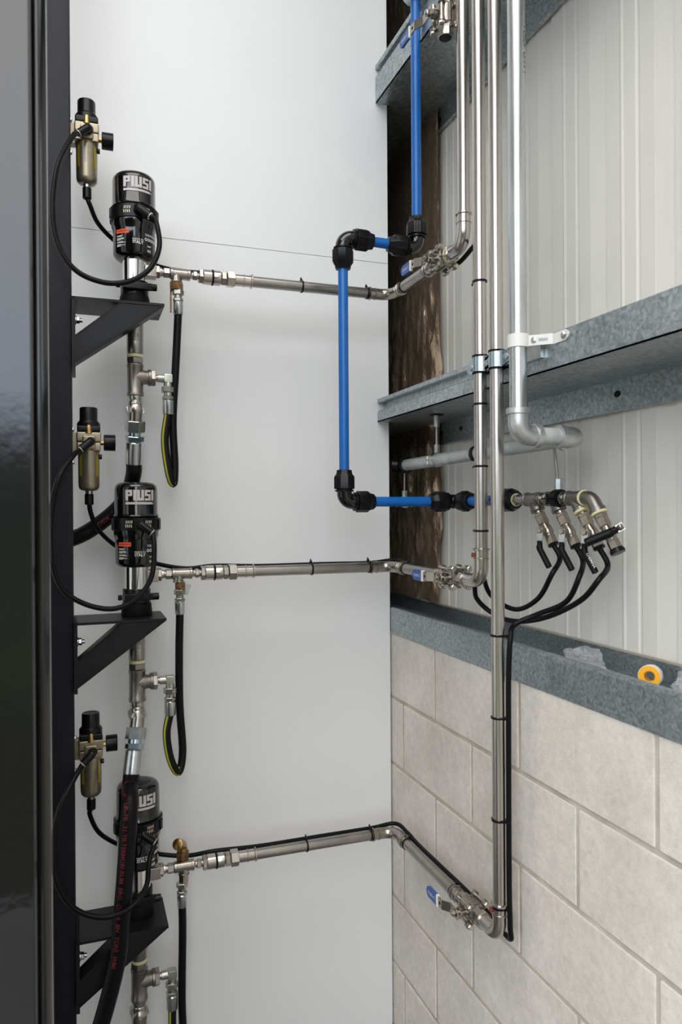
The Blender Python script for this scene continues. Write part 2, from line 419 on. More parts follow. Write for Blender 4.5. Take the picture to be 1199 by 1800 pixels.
mb = MB(); mb.box((.97, 1.05, 1.2315), (.16, 3.1, .003)); part(mb, 'web', 'galv_sill', o, smooth=0)
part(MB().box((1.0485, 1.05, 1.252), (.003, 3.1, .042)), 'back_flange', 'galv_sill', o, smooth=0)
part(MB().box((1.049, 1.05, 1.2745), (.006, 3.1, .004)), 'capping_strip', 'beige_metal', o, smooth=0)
# foil sheet hanging between panel and cladding
mb = MB(); ny, nz = 90, 220; y0, y1, z0, z1 = 2.012, 2.62, 1.278, 3.9
from mathutils import noise as MN
for j in range(nz + 1):
    for i in range(ny + 1):
        y = y0 + (y1 - y0) * i / ny; z = z0 + (z1 - z0) * j / nz
        e = .010 * MN.noise(V((z * 9, 3, 0))) * (1 if i == 0 else 0) * .4
        tq = min(1, max(.12, (2.45 - z) / .35))   # drawn taut above, slack and creased below
        d = tq * (.022 * MN.noise(V((y * 24 + z * 2.5, z * 2.2, 1))) + .010 * MN.noise(V((y * 55, z * 14, 4))))
        ex = max(0, 1 - abs(z - 1.80) / .04)
        mb.v.append(V((1.038 + d * (1 - ex), y + e, z)))
for j in range(nz):
    for i in range(ny):
        a = j * (ny + 1) + i; mb.f.append((a, a + 1, a + ny + 2, a + ny + 1))
solo(mb, 'foil_sheet', 'foil', 'crinkled dark bronze foil insulation sheet in the gap beside the white panel', 'insulation', smooth=60)

# ================================================================== LEFT: CABINET EDGE AND RACK POST
o = thing('cabinet_door', 'glossy black cabinet door edge close to the camera at far left', 'door', (-.4, .8, 0))
part(MB().box((-.545, .815, 1.25), (1.005, .03, 2.5), ch=.0025), 'door_skin', 'gloss_cabinet', o)
part(MB().cyl((-.0385, .842, 0), (-.0385, .842, 2.5), .0100, 32), 'edge_trim', 'black_gloss', o, 'rounded black edge trim catching daylight')
o = thing('rack_post', 'upright black textured steel post carrying the pump brackets', 'post', (-.037, 1.87, 0))
part(MB().box((-.037, 1.87, 1.6), (.05, .10, 3.2), ch=.004), 'tube', 'powder_black', o)
part(MB().box((-.037, 1.87, .004), (.12, .14, .008)), 'foot_plate', 'powder_black', o)

# ================================================================== PUMPS
PX, PY = .134, 1.88
PZ = (2.161, 1.409, .673)
WHO = ('top', 'middle', 'bottom')
def make_pump(c):
    o = thing('transfer_pump', '', 'pump', c, 'black air driven pumps on brackets')
    x, y, z = c; O = V(c)
    mb = MB(); mb.lathe(O, Z, [(.140, .050), (.146, .0545), (.152, .0515), (.212, .0510), (.220, .0490), (.2255, .0440), (.2280, .036), (.2280, 0)], 48)
    cap = part(mb, 'motor_cap', 'black_gloss', o)
    mb = MB(); mb.lathe(O, Z, [(.224, .040), (.2286, .030), (.2292, 0)], 32); part(mb, 'top_disc', 'black_plastic', cap)
    mb = MB(); mb.lathe(O, Z, [(.110, .050), (.111, .058), (.1225, .0585), (.141, .0585), (.1425, .052)], 48)
    colr = part(mb, 'collar', 'black_plastic', o)
    for phi in (R(62), R(-70), R(150), R(-150)):
        d = V((math.sin(phi), -math.cos(phi), 0)); tt = d.cross(Z); part(MB().box(O + d * .0585 + Z * .126, (.012, .006, .024), (tt, d, Z), ch=.001), 'collar_lug', 'black_plastic', colr)
    mb = MB(); mb.lathe(O, Z, [(.021, .030), (.0215, .040), (.026, .0465), (.032, .0500), (.086, .0502), (.092, .0505), (.098, .0535), (.111, .0540)], 48); part(mb, 'motor_body', 'black_gloss', o)
    mb = MB(); mb.lathe(O, Z, [(-.034, .0292), (.024, .0292)], 40); part(mb, 'cylinder', 'chrome', o)
    mb = MB(); mb.box(O + V((.038, 0, -.002)), (.030, .030, .030), ch=.003); mb.hexn(O + V((.05, 0, 0)), O + V((.060, 0, 0)), .0165); part(mb, 'outlet_block', 'stainless_cast', o)
    mb = MB(); mb.lathe(O, Z, [(-.067, .0325), (-.066, .0335), (-.034, .0335), (-.032, .0325)], 40); cl = part(mb, 'clamp', 'black_plastic', o)
    mb = MB(); mb.box(O + V((.004, -.036, -.050)), (.070, .014, .016), ch=.002); mb.cyl(O + V((.034, -.036, -.050)), O + V((.050, -.036, -.050)), .0085, 14, .001); mb.hexn(O + V((-.036, -.036, -.050)), O + V((-.046, -.036, -.050)), .007); part(mb, 'clamp_bolt', 'black_plastic', cl)
    mb = MB(); mb.lathe(O, Z, [(-.099, .0365), (-.097, .0375), (-.072, .0355), (-.067, .034)], 40); part(mb, 'mounting_ring', 'black_matt', o)
    mb = MB(); mb.lathe(O, Z, [(-.2085, .0185), (-.206, .0203), (-.178, .0203), (-.1775, .0198), (-.176, .0203), (-.1, .0203)], 32); tb = part(mb, 'suction_tube', 'stainless_dull', o)
    mb = MB(); v_, f_ = text_tris('CE', .011); wrap(mb, v_, f_, O, .0206, R(5), -.165); part(mb, 'lettering', 'dark_print', tb)
    # print
    H = .026; k = .0062
    def L(u, rs): return [(u + a, b, u + c_, d) for a, b, c_, d in rs]
    P = [(0, 0, k, H), (k, H - k, .0155, H), (.0100, H * .42, .0155, H - k), (k, H * .42, .0100, H * .42 + k * .8)]
    I = [(0, 0, .0068, H)]
    U = [(0, 0, k, H), (k, 0, .0095, k), (.0095, 0, .0157, H)]
    S = [(0, 0, .0150, k * .9), (.0092, k * .9, .0150, H * .42), (0, H * .42, .0150, H * .42 + k * .8), (0, H * .42 + k * .8, .0058, H - k * .9), (0, H - k * .9, .0150, H)]
    rs = L(0, P) + L(.0178, I) + L(.0262, U) + L(.0438, S) + L(.0608, I) + [(0, -.009, .0640, -.0035), (.0660, -.009, .0676, -.0035)]
    rs = [(a - .030, b, c_ - .030, d) for a, b, c_, d in rs]
    vv, ff = rects(rs); mb = MB(); wrap(mb, [(a * 1.06, b) for a, b in vv], ff, O, .0521, R(3), .183, .0035); part(mb, 'logo', 'logo_grey', cap, 'silver block lettering')
    mb = MB()
    for g in (-.025, .022):
        for a in range(4):
            u = g + a * .0045
            for (v0, v1, sl) in ((.0014, .0082, .0012), (-.0082, -.0014, -.0012)):
                b0 = len(mb.v)
                for uu, v__ in ((u, v0), (u + .0018, v0), (u + .0018 + sl, v1), (u + sl, v1)):
                    ph = R(-4) + uu / .0588; mb.v.append(O + V((math.sin(ph) * .0588, -math.cos(ph) * .0588, .127 + v__)))
                mb.f.append((b0, b0 + 1, b0 + 2, b0 + 3))
    part(mb, 'vent_marks', 'cream_print', colr)
    body = [c_ for c_ in o.children if c_.name.startswith('motor_body')][0]
    mb = MB(); vv, ff = rects([(-.0175, -.0048, .0175, .0048)]); wrap(mb, vv, ff, O, .0507, R(-38), .078); part(mb, 'warning_label', 'orange_label', body, 'orange warning strip')
    mb = MB(); vv, ff = text_tris('! WARNING', .0062, .0001); wrap(mb, vv, ff, O, .0510, R(-38), .078); part(mb, 'warning_lettering', 'dark_print', body)
    mb = MB(); z_ = .0675
    for grp in ((.8, .68), (.95, .98, .55), (.85, 1.12), (.62, 1.12, .55)):
        for wd in grp:
            vv, ff = rects([(0, -.0006, .022 * wd, .0006)]); wrap(mb, vv, ff, O, .0506, R(-38) - .0160 / .0506, z_); z_ -= .0021
        z_ -= .0021
    z_ = .048
    for grp in ((.55, .42), (.5, .5, .5)):
        for wd in grp:
            vv, ff = rects([(0, -.0006, .022 * wd, .0006)]); wrap(mb, vv, ff, O, .0506, R(33), z_); z_ -= .0021
        z_ -= .006
    setp(part(mb, 'small_print', 'white_print', body), kind='stuff')
    mb = MB()
    vv, ff = text_tris('MADE IN', .0066); wrap(mb, vv, ff, O, .0507, R(6), .0590)
    vv, ff = text_tris('ITALY', .0098, .00025); wrap(mb, vv, ff, O, .0507, R(6), .0520)
    vv, ff = text_tris('CAUTION', .0075, .0002); wrap(mb, vv, ff, O, .0507, R(45), .0735)
    for a in range(5):
        n = 12; vv = []; ff = []
        for k_ in range(n):
            t = 2 * math.pi * k_ / n; vv += [(math.cos(t) * .0036, math.sin(t) * .0040), (math.cos(t) * .0017, math.sin(t) * .0021)]
        for k_ in range(n): k2 = (k_ + 1) % n; ff.append((2 * k_, 2 * k2, 2 * k2 + 1, 2 * k_ + 1))
        wrap(mb, [(p[0] + (a - 2) * .0078, p[1]) for p in vv], ff, O, .0507, R(46), .0625)
    part(mb, 'white_lettering', 'white_print', body)
    # push-in elbow for the air hose
    b0 = O + V((.004, -.056, .127)); mb = MB(); mb.cyl(b0 + V((0, .01, 0)), b0 + V((0, -.012, 0)), .0105, 14); mb.tube(bend(b0 + V((0, -.004, 0)), b0 + V((0, -.019, 0)), b0 + V((.026, -.024, -.020)), .006, 5), .0095, 14)
    e = part(mb, 'air_inlet_elbow', 'black_plastic', o)
    d = V((.026, -.005, -.020)).normalized(); p = b0 + V((.026, -.024, -.020)); part(MB().cyl(p - d * .001, p + d * .0022, .0090, 14), 'collet_ring', 'beige_metal', e)
    return o
p0 = make_pump(V((PX, PY, PZ[0])))
pumps = [p0] + [copy_tree(p0) for _ in range(2)]
for i, o in enumerate(pumps):
    o.location = (PX, PY, PZ[i])
    o['label'] = ('black air driven pump with silver lettering, uppermost of three on the rack',
                  'black air driven pump with silver lettering, in the middle of three on the rack',
                  'black air driven pump partly hidden behind a thick hose, lowest on the rack')[i]

# brackets
def make_bracket(c):
    x, y, z = c; zt = z - .099; xs = -.012
    o = thing('pump_bracket', '', 'bracket', (xs, 1.87, zt - .12), 'black triangular pump brackets')
    yf, yb = 1.80, 1.94
    # top plate with a clearance hole round the pump tube
    mb = MB(); n = 24; rc = .024; xr = .197; ring = []
    outer = []
    for k in range(n):
        t = 2 * math.pi * k / n; cx, cy = math.cos(t), math.sin(t)
        sx = ((xr - x) if cx > 0 else (x - xs)) / max(abs(cx), 1e-6); sy = ((yb - y) if cy > 0 else (y - yf)) / max(abs(cy), 1e-6); s_ = min(sx, sy)
        outer.append((x + cx * s_, y + cy * s_))
    for zz in (zt, zt - .006):
        for k in range(n):
            t = 2 * math.pi * k / n; mb.v.append(V((x + rc * math.cos(t), y + rc * math.sin(t), zz)))
        for p in outer: mb.v.append(V((p[0], p[1], zz)))
    for k in range(n):
        k2 = (k + 1) % n
        mb.f += [(k, k2, n + k2, n + k), (2 * n + k, 3 * n + k, 3 * n + k2, 2 * n + k2), (n + k, n + k2, 3 * n + k2, 3 * n + k), (k, 2 * n + k, 2 * n + k2, k2)]
    # the four plate corners
    b = len(mb.v)
    for (cx, cy) in ((xs, yf), (xr, yf), (xr, yb), (xs, yb)):
        near = sorted(range(n), key=lambda k: (outer[k][0] - cx) ** 2 + (outer[k][1] - cy) ** 2)[:2]
        b = len(mb.v); mb.v += [V((cx, cy, zt)), V((cx, cy, zt - .006))]
        mb.f += [(near[0] + n, near[1] + n, b), (near[0] + 3 * n, b + 1, near[1] + 3 * n), (near[0] + n, b, b + 1, near[0] + 3 * n), (near[1] + n, near[1] + 3 * n, b + 1, b)]
    part(mb, 'top_plate', 'bracket_black', o, smooth=0)
    part(MB().box((xs + .004, (yf + yb) / 2 , zt - .082), (.008, yb - yf, .164)), 'back_plate', 'bracket_black', o, smooth=0)
    # diagonal strut, channel section open to the rear
    mb = MB()
    pf = [(xs + .008, zt - .152), (xs + .008, zt - .088), (xs + .104, zt - .007), (xr - .002, zt - .007)]
    mb.prism(pf, (0, yf + .002, 0), X, Z, Y * .006)
    part(mb, 'strut_face', 'bracket_black', o, smooth=0)
    d1 = (V((xr - .002, 0, zt - .007)) - V((xs + .008, 0, zt - .152))); L = d1.length; d1.normalize(); nrm = V((-d1.z, 0, d1.x))
    part(MB().box(V((xs + .008, yf + .028, zt - .152)) + d1 * (L / 2) + nrm * .003, (L, .052, .006), (d1, Y, nrm)), 'strut_flange', 'bracket_black', o, smooth=0)
    d2 = (V((xs + .104, 0, zt - .007)) - V((xs + .008, 0, zt - .088))); L = d2.length; d2.normalize(); n2 = V((-d2.z, 0, d2.x))
    part(MB().box(V((xs + .008, yf + .028, zt - .088)) + d2 * (L / 2) - n2 * .003, (L, .052, .006), (d2, Y, n2)), 'strut_flange', 'bracket_black', o, smooth=0)
    for zz in (zt - .048,):
        mb = MB(); mb.cyl((xs + .008, 1.83, zz), (xs + .010, 1.83, zz), .011, 16); mb.hexn((xs + .010, 1.83, zz), (xs + .018, 1.83, zz), .0085); mb.cyl((xs + .018, 1.83, zz), (xs + .024, 1.83, zz), .005, 12); part(mb, 'bolt', 'zinc', o)
    return o
b0 = make_bracket(V((PX, PY, PZ[0])))
for i in range(3):
    o = b0 if i == 0 else copy_tree(b0)
    if i: o.location.z += PZ[i] - PZ[0]
    o['label'] = ('black triangular steel bracket under the uppermost pump', 'black triangular steel bracket under the middle pump', 'black triangular steel bracket under the lowest pump')[i]

# ================================================================== SUCTION TEES, RELIEF HOSES, THICK HOSES
def make_tee(c):
    O = V(c); o = thing('suction_tee', '', 'pipe tee', O - Z * .33, 'cast suction tees below the pumps')
    part(MB().lathe(O, Z, [(-.2165, .0185), (-.2155, .0195), (-.2105, .0195), (-.2090, .0185)], 24), 'thread_seal', 'yellow_seal', o, 'pale yellow thread seal')
    part(MB().hexn(O - Z * .231, O - Z * .2165, .0200), 'hex_nipple', 'cast_tee', o)
    mb = MB(); mb.lathe(O, Z, [(-.312, .0170), (-.310, .0205), (-.302, .0205), (-.300, .0192), (-.242, .0192), (-.240, .0205), (-.233, .0205), (-.231, .0175)], 28)
    bz = -.264; mb.lathe(O + Z * bz, X, [(0, .0192), (.015, .0192), (.024, .0172), (.030, .0172), (.031, .0205), (.037, .0205), (.038, .0175)], 28)
    part(mb, 'tee_body', 'cast_tee', o)
    mb = MB(); mb.hexn(O + V((.037, 0, bz)), O + V((.048, 0, bz)), .0215); mb.cyl(O + V((.04, 0, bz)), O + V((.056, 0, bz)), .0085, 16); part(mb, 'reducing_bush', 'stainless_cast', o)
    mb = MB(); mb.lathe(O, Z, [(-.334, .0165), (-.3325, .0172), (-.3305, .0160), (-.3285, .0172), (-.3265, .0160), (-.3245, .0172), (-.3225, .0160), (-.3205, .0172), (-.312, .0172)], 24); part(mb, 'nipple', 'zinc_green', o)
    return o
t0 = make_tee(V((PX, PY, PZ[0])))
for i in range(3):
    o = t0 if i == 0 else copy_tree(t0)
    if i: o.location.z += PZ[i] - PZ[0]
    o['label'] = f'dull cast steel pipe tee with yellow thread seal below the {("uppermost", "middle", "lowest")[i]} pump'

def hose_end(o, p, d, rh=.010, big=1.):
    """crimped hose end: hexes then ferrule, running from p along d"""
    p, d = V(p), V(d).normalized()
    part(MB().hexn(p, p + d * .013 * big, .0145 * big), 'swivel_nut', 'zinc_green', o)
    part(MB().lathe(p, d, [(.012 * big, .0095 * big), (.021 * big, .0095 * big)], 16), 'hose_tail', 'nickel', o)
    part(MB().hexn(p + d * .021 * big, p + d * .029 * big, .0128 * big), 'hex_collar', 'zinc_green', o)
    part(MB().lathe(p, d, [(.029 * big, .0105 * big), (.031 * big, .0125 * big), (.060 * big, .0120 * big), (.062 * big, .0105 * big)], 20), 'ferrule', 'zinc', o)
    return p + d * .060 * big
# three slim relief hoses: outlet tee -> loop -> suction tee
low = [(((305, 640), (302, 740), (309, 815), (306, 852), (297, 830), (290, 775)),), ]
def relief_hose(i, top_px, pts_px, lab):
    O = V((PX, PY, PZ[i])); xb = PX + .0
    o = thing('relief_hose', lab, 'hose', O + V((.09, 0, -.4)), 'slim black relief hoses')
    bz = -.264; e0 = O + V((.054, 0, bz)); c = O + V((.079, 0, bz)); e1 = c - Z * .020
    mb = MB(); mb.tube(bend(e0, c, e1, .006, 5), .0105, 12); mb.box(c + V((.000, 0, 0)), (.022, .021, .022), ch=.003); part(mb, 'elbow', 'zinc_green', o)
    q = hose_end(o, e1, -Z, big=1.12)
    xt = wy(top_px[0], top_px[1], PY).x; pt = V((xt, PY, PZ[i] - .040))
    r = hose_end(o, pt, -Z)
    path = [r + Z * .004] + [wy(a, b, yy) for a, b, yy in pts_px] + [q + Z * .004]
    sp_ = smoothpath(path, 10); part(MB().tube(sp_, .0098, 12), 'hose', 'black_rubber', o)
    # yellow line along the outer side of the hose
    n = len(sp_); seg = sp_[int(n * .52):]; mb = MB()
    for k, p in enumerate(seg):
        t = (seg[min(k + 1, len(seg) - 1)] - seg[max(k - 1, 0)]).normalized(); side = V((-.62, -.78, 0)); side = (side - t * side.dot(t)).normalized(); up = t.cross(side)
        for s_ in (-.27, 0, .27): mb.v.append(p + (side * math.cos(s_) + up * math.sin(s_)) * .01005)
    for k in range(len(seg) - 1):
        for j in (0, 1): a = 3 * k + j; mb.f.append((a, a + 1, a + 4, a + 3))
    part(mb, 'line_marking', 'yellow_stripe', o, 'yellow line along the hose')
    return o
relief_hose(0, (313, 500), [(309, 640, 1.88), (304, 740, 1.885), (307, 815, 1.88), (305, 850, 1.875), (297, 830, 1.87), (290, 775, 1.875)], 'slim black hose with yellow line looping below the uppermost pump')
relief_hose(1, (316, 1030), [(315, 1150, 1.88), (316, 1240, 1.885), (321, 1320, 1.88), (314, 1357, 1.87), (300, 1335, 1.865), (293, 1290, 1.87)], 'slim black hose with yellow line looping below the middle pump')
relief_hose(2, (320, 1540), [(321, 1640, 1.88), (320, 1760, 1.885), (323, 1850, 1.88), (317, 1900, 1.87), (305, 1870, 1.865), (303, 1822, 1.87)], 'slim black hose hanging below the lowest pump, running off the bottom edge')

def hose_print(mb, path, rad, side, strs, size, start, gap):
    """lettering following a hose"""
    L = [0]
    for a, b in zip(path, path[1:]): L.append(L[-1] + (b - a).length)
    def at(s):
        for k in range(len(path) - 1):
            if L[k + 1] >= s or k == len(path) - 2:
                f = (s - L[k]) / max(L[k + 1] - L[k], 1e-6); t = (path[k + 1] - path[k]).normalized(); return path[k].lerp(path[k + 1], f), t
    s0 = start
    for st in strs:
        vs, fs = text_tris(st, size, size * .02); lo = min(p[0] for p in vs); hi = max(p[0] for p in vs); b = len(mb.v)
        vs, fs = slice_tris([(p[0] - lo, p[1]) for p in vs], fs, .006)
        for u, v_ in vs:
            p, t = at(s0 + u); sd = (side - t * side.dot(t)).normalized(); up = sd.cross(t); a = v_ / rad
            mb.v.append(p + (sd * math.cos(a) + up * math.sin(a)) * (rad + .0004))
        for f in fs: mb.f.append(tuple(b + i for i in f))
        s0 += hi - lo + gap
    return mb
def suction_hose(i, d, lab, pts_px, strs, start, side, gap=.02, size=.020, hub_dir=V((0, -1, 0))):
    O = V((PX, PY, PZ[i])); d = V(d).normalized(); hub = O - Z * .346 + V((0, -.004, 0))
    o = thing('suction_hose', lab, 'hose', O - Z * .6, 'thick black suction hoses')
    mb = MB(); mb.cyl(O - Z * .328, hub - Z * .004, .0175, 20); mb.lathe(hub + V((0, .030, 0)), -Y, [(0, .017), (.034, .0178), (.044, .0160), (.049, .010), (.050, 0)], 20)
    mb.cyl(hub + V((0, -.004, 0)), hub + V((0, -.004, 0)) + d * .034, .0175, 20)
    el = part(mb, 'swivel_elbow', 'stainless_cast', o)
    part(MB().hexn(hub + V((0, .006, .002)), hub + V((0, .024, .002)), .0240), 'lock_nut', 'zinc_green', el)
    h = hub + V((0, -.004, 0))
    part(MB().hexn(h + d * .026, h + d * .054, .0245), 'union_nut', 'zinc', o)
    part(MB().lathe(h, d, [(.053, .0165), (.064, .0165)], 20), 'neck', 'zinc_blue', o)
    part(MB().hexn(h + d * .064, h + d * .077, .0225), 'hex_collar', 'zinc_blue', o)
    part(MB().lathe(h, d, [(.077, .0165), (.081, .0200), (.128, .0212), (.134, .0205)], 28), 'ferrule', 'zinc', o)
    q = h + d * .130
    path = smoothpath([q, q + d * .03] + [wy(a, b, yy) for a, b, yy in pts_px], 10)
    part(MB().tube(path, .0195, 20), 'hose', 'black_rubber', o)
    if strs: part(hose_print(MB(), path, .0196, V(side), strs, size, start, gap), 'lettering', 'red_print', o, 'faded red lettering')
    return o
suction_hose(0, (-.02, .26, -1), 'thick black hose passing behind the middle pump to the rack post', [(226, 866, 1.950), (212, 888, 1.963), (186, 912, 1.966), (150, 937, 1.965), (112, 952, 1.97), (60, 965, 1.98)], ['I', 'COMM', 'I', 'MBO'], .075, (.15, -1, .1), .014, .017)
suction_hose(1, (-.14, -.28, -1), 'thick black hose hanging in front of the lowest pump', [(228, 1420, 1.775), (222, 1510, 1.765), (215, 1600, 1.765), (206, 1690, 1.765), (178, 1800, 1.77), (150, 1880, 1.78), (120, 1960, 1.79)], ['19-4-104', 'UI-70', '31 TB TERMOBI RUM', 'BRO', 'O-V-8', 'BN', 'TONI', 'WMI'], .03, (-.55, -1, 0), .010, .014)
suction_hose(2, (-.05, -.1, -1), 'thick black hose starting below the lowest pump at the bottom edge', [(240, 1960, 1.86), (236, 2010, 1.86)], [], 0, (0, -1, 0))

# ================================================================== FILTER REGULATORS
YR = 1.885
def make_reg(c):
    O = V(c); o = thing('filter_regulator', '', 'air filter', O - Z * .15, 'champagne air filter regulators')
    mb = MB(); mb.lathe(O, Z, [(.050, .0215), (.0515, .0210), (.080, .0208), (.0825, .0195), (.0828, .0150), (.0818, .0140), (.0818, 0)], 40, mod=lambda k: 1 if k % 2 else .975); part(mb, 'knob', 'black_plastic', o)
    mb = MB(); mb.lathe(O, Z, [(.022, .0265), (.044, .0268), (.050, .0225)], 32); mb.box(O + V((0, 0, .029)), (.053, .053, .016), ch=.004); part(mb, 'bonnet', 'black_plastic', o)
    mb = MB(); mb.box(O + V((0, 0, .010)), (.056, .052, .024), ch=.004); mb.box(O + V((0, 0, -.013)), (.054, .052, .020), ch=.003); mb.box(O + V((0, -.028, -.004)), (.030, .012, .034), ch=.005); part(mb, 'body', 'champagne', o)
    mb = MB(); mb.lathe(O, Z, [(-.119, .008), (-.117, .0185), (-.112, .0230), (-.104, .0243), (-.022, .0250)], 36); bw = part(mb, 'bowl_guard', 'champagne', o)
    for ph in (R(-48), R(48), R(180)):
        mb = MB(); vv, ff = rects([(-.0035, -.026, .0035, .026)]); wrap(mb, vv, ff, O, .0252, ph, -.058); part(mb, 'sight_slot', 'oil_bowl', bw, 'amber sight slot')
    mb = MB()
    for q in range(9): vv, ff = rects([(-.009, -.0006, .009 - .003 * (q % 3), .0006)]); wrap(mb, vv, ff, O, .0253, 0, -.036 - q * .0045)
    part(mb, 'printed_marks', 'cast_tee', bw)
    part(MB().lathe(O, Z, [(-.126, .0085), (-.118, .0090)], 16), 'drain_nut', 'zinc', o)
    mb = MB(); mb.cyl(O + V((0, 0, -.152)), O + V((0, 0, -.126)), .0105, 14, .001); part(mb, 'outlet_fitting', 'black_plastic', o)
    g = O + V((0, .012, .0)); mb = MB(); mb.lathe(g + V((.035, 0, 0)), X, [(0, .0185), (.001, .0200), (.024, .0200), (.026, .0205), (.027, .0195), (.027, 0)], 32); ga = part(mb, 'pressure_gauge', 'black_plastic', o)
    part(MB().hexn(g + V((.026, 0, 0)), g + V((.036, 0, 0)), .0065), 'gauge_stem', 'brass', ga)
    part(MB().lathe(O + V((0, -.020, .022)), Z, [(-.004, .0095), (.002, .0085), (.014, .0080), (.020, .0050), (.0215, 0)], 18), 'sight_dome', 'brass', o, 'small amber sight dome')
    mb = MB(); mb.box(O + V((-.045, .004, -.010)), (.010, .044, .098), ch=.0015); part(mb, 'mounting_plate', 'beige_metal', o)
    mb = MB(); mb.box(O + V((-.034, .004, -.002)), (.018, .026, .050), ch=.003); part(mb, 'arm', 'champagne', o)
    for zz in (.028, -.050):
        part(MB().hexn(O + V((-.040, -.008, zz)), O + V((-.033, -.008, zz)), .0055), 'screw', 'zinc', o)
    for zz in (-.036,):
        part(MB().cyl(O + V((.024, -.006, zz)), O + V((.030, -.006, zz)), .006, 12), 'catch', 'black_plastic', o)
    f0 = O + V((.004, -.034, -.002)); mb = MB(); mb.cyl(f0 + V((0, .006, 0)), f0 + V((0, -.008, 0)), .0105, 14); mb.tube(bend(f0, f0 + V((0, -.015, 0)), f0 + V((-.022, -.019, -.020)), .006, 5), .0093, 14); e = part(mb, 'push_in_elbow', 'black_plastic', o)
    d = V((-.022, -.004, -.020)).normalized(); p = f0 + V((-.022, -.019, -.020)); part(MB().cyl(p - d * .001, p + d * .0022, .0088, 14), 'collet_ring', 'beige_metal', e)
    return o
RGZ = [wy(190, q, YR + .012).z for q in (249, 778.5, 1306.5)]
RGX = wy(156, 778, YR).x
r0 = make_reg(V((RGX, YR, RGZ[0])))
REG = [V((RGX, YR, z)) for z in RGZ]
for i in range(3):
    o = r0 if i == 0 else copy_tree(r0)
    if i: o.location.z += RGZ[i] - RGZ[0]
    o['label'] = f'champagne air filter with black knob and gauge beside the {("uppermost", "middle", "lowest")[i]} pump'

# air hose loops from regulator round to the pump
def air_loop(i, pts, lab):
    s = REG[i] + V((-.020, -.055, -.024)); e = V((PX, PY, PZ[i])) + V((.004 + .028, -.056 - .0255, .127 - .0225))
    path = smoothpath([s] + [wy(a, b, yy) for a, b, yy in pts] + [e], 10)
    solo(MB().tube(path, .0060, 12), 'air_hose', 'black_rubber', lab, 'hose', 'looped black air hoses')
air_loop(0, [(128, 240, 1.80), (101, 290, 1.765), (92, 365, 1.755), (102, 430, 1.755), (133, 475, 1.755), (180, 496, 1.755), (225, 495, 1.755), (262, 474, 1.76), (280, 435, 1.77), (275, 392, 1.78)], 'black air hose looping from the uppermost filter over the post to the uppermost pump')
air_loop(1, [(128, 802, 1.80), (103, 842, 1.765), (90, 900, 1.755), (90, 975, 1.755), (108, 1033, 1.755), (150, 1062, 1.755), (200, 1070, 1.755), (240, 1052, 1.755), (266, 1015, 1.765), (271, 965, 1.78)], 'black air hose looping from the middle filter over the post to the middle pump')
air_loop(2, [(128, 1374, 1.80), (104, 1425, 1.765), (94, 1480, 1.755), (98, 1545, 1.75), (125, 1592, 1.745), (165, 1611, 1.735), (205, 1608, 1.735), (238, 1588, 1.75), (258, 1555, 1.765), (262, 1515, 1.78)], 'black air hose looping from the lowest filter over the post to the lowest pump')

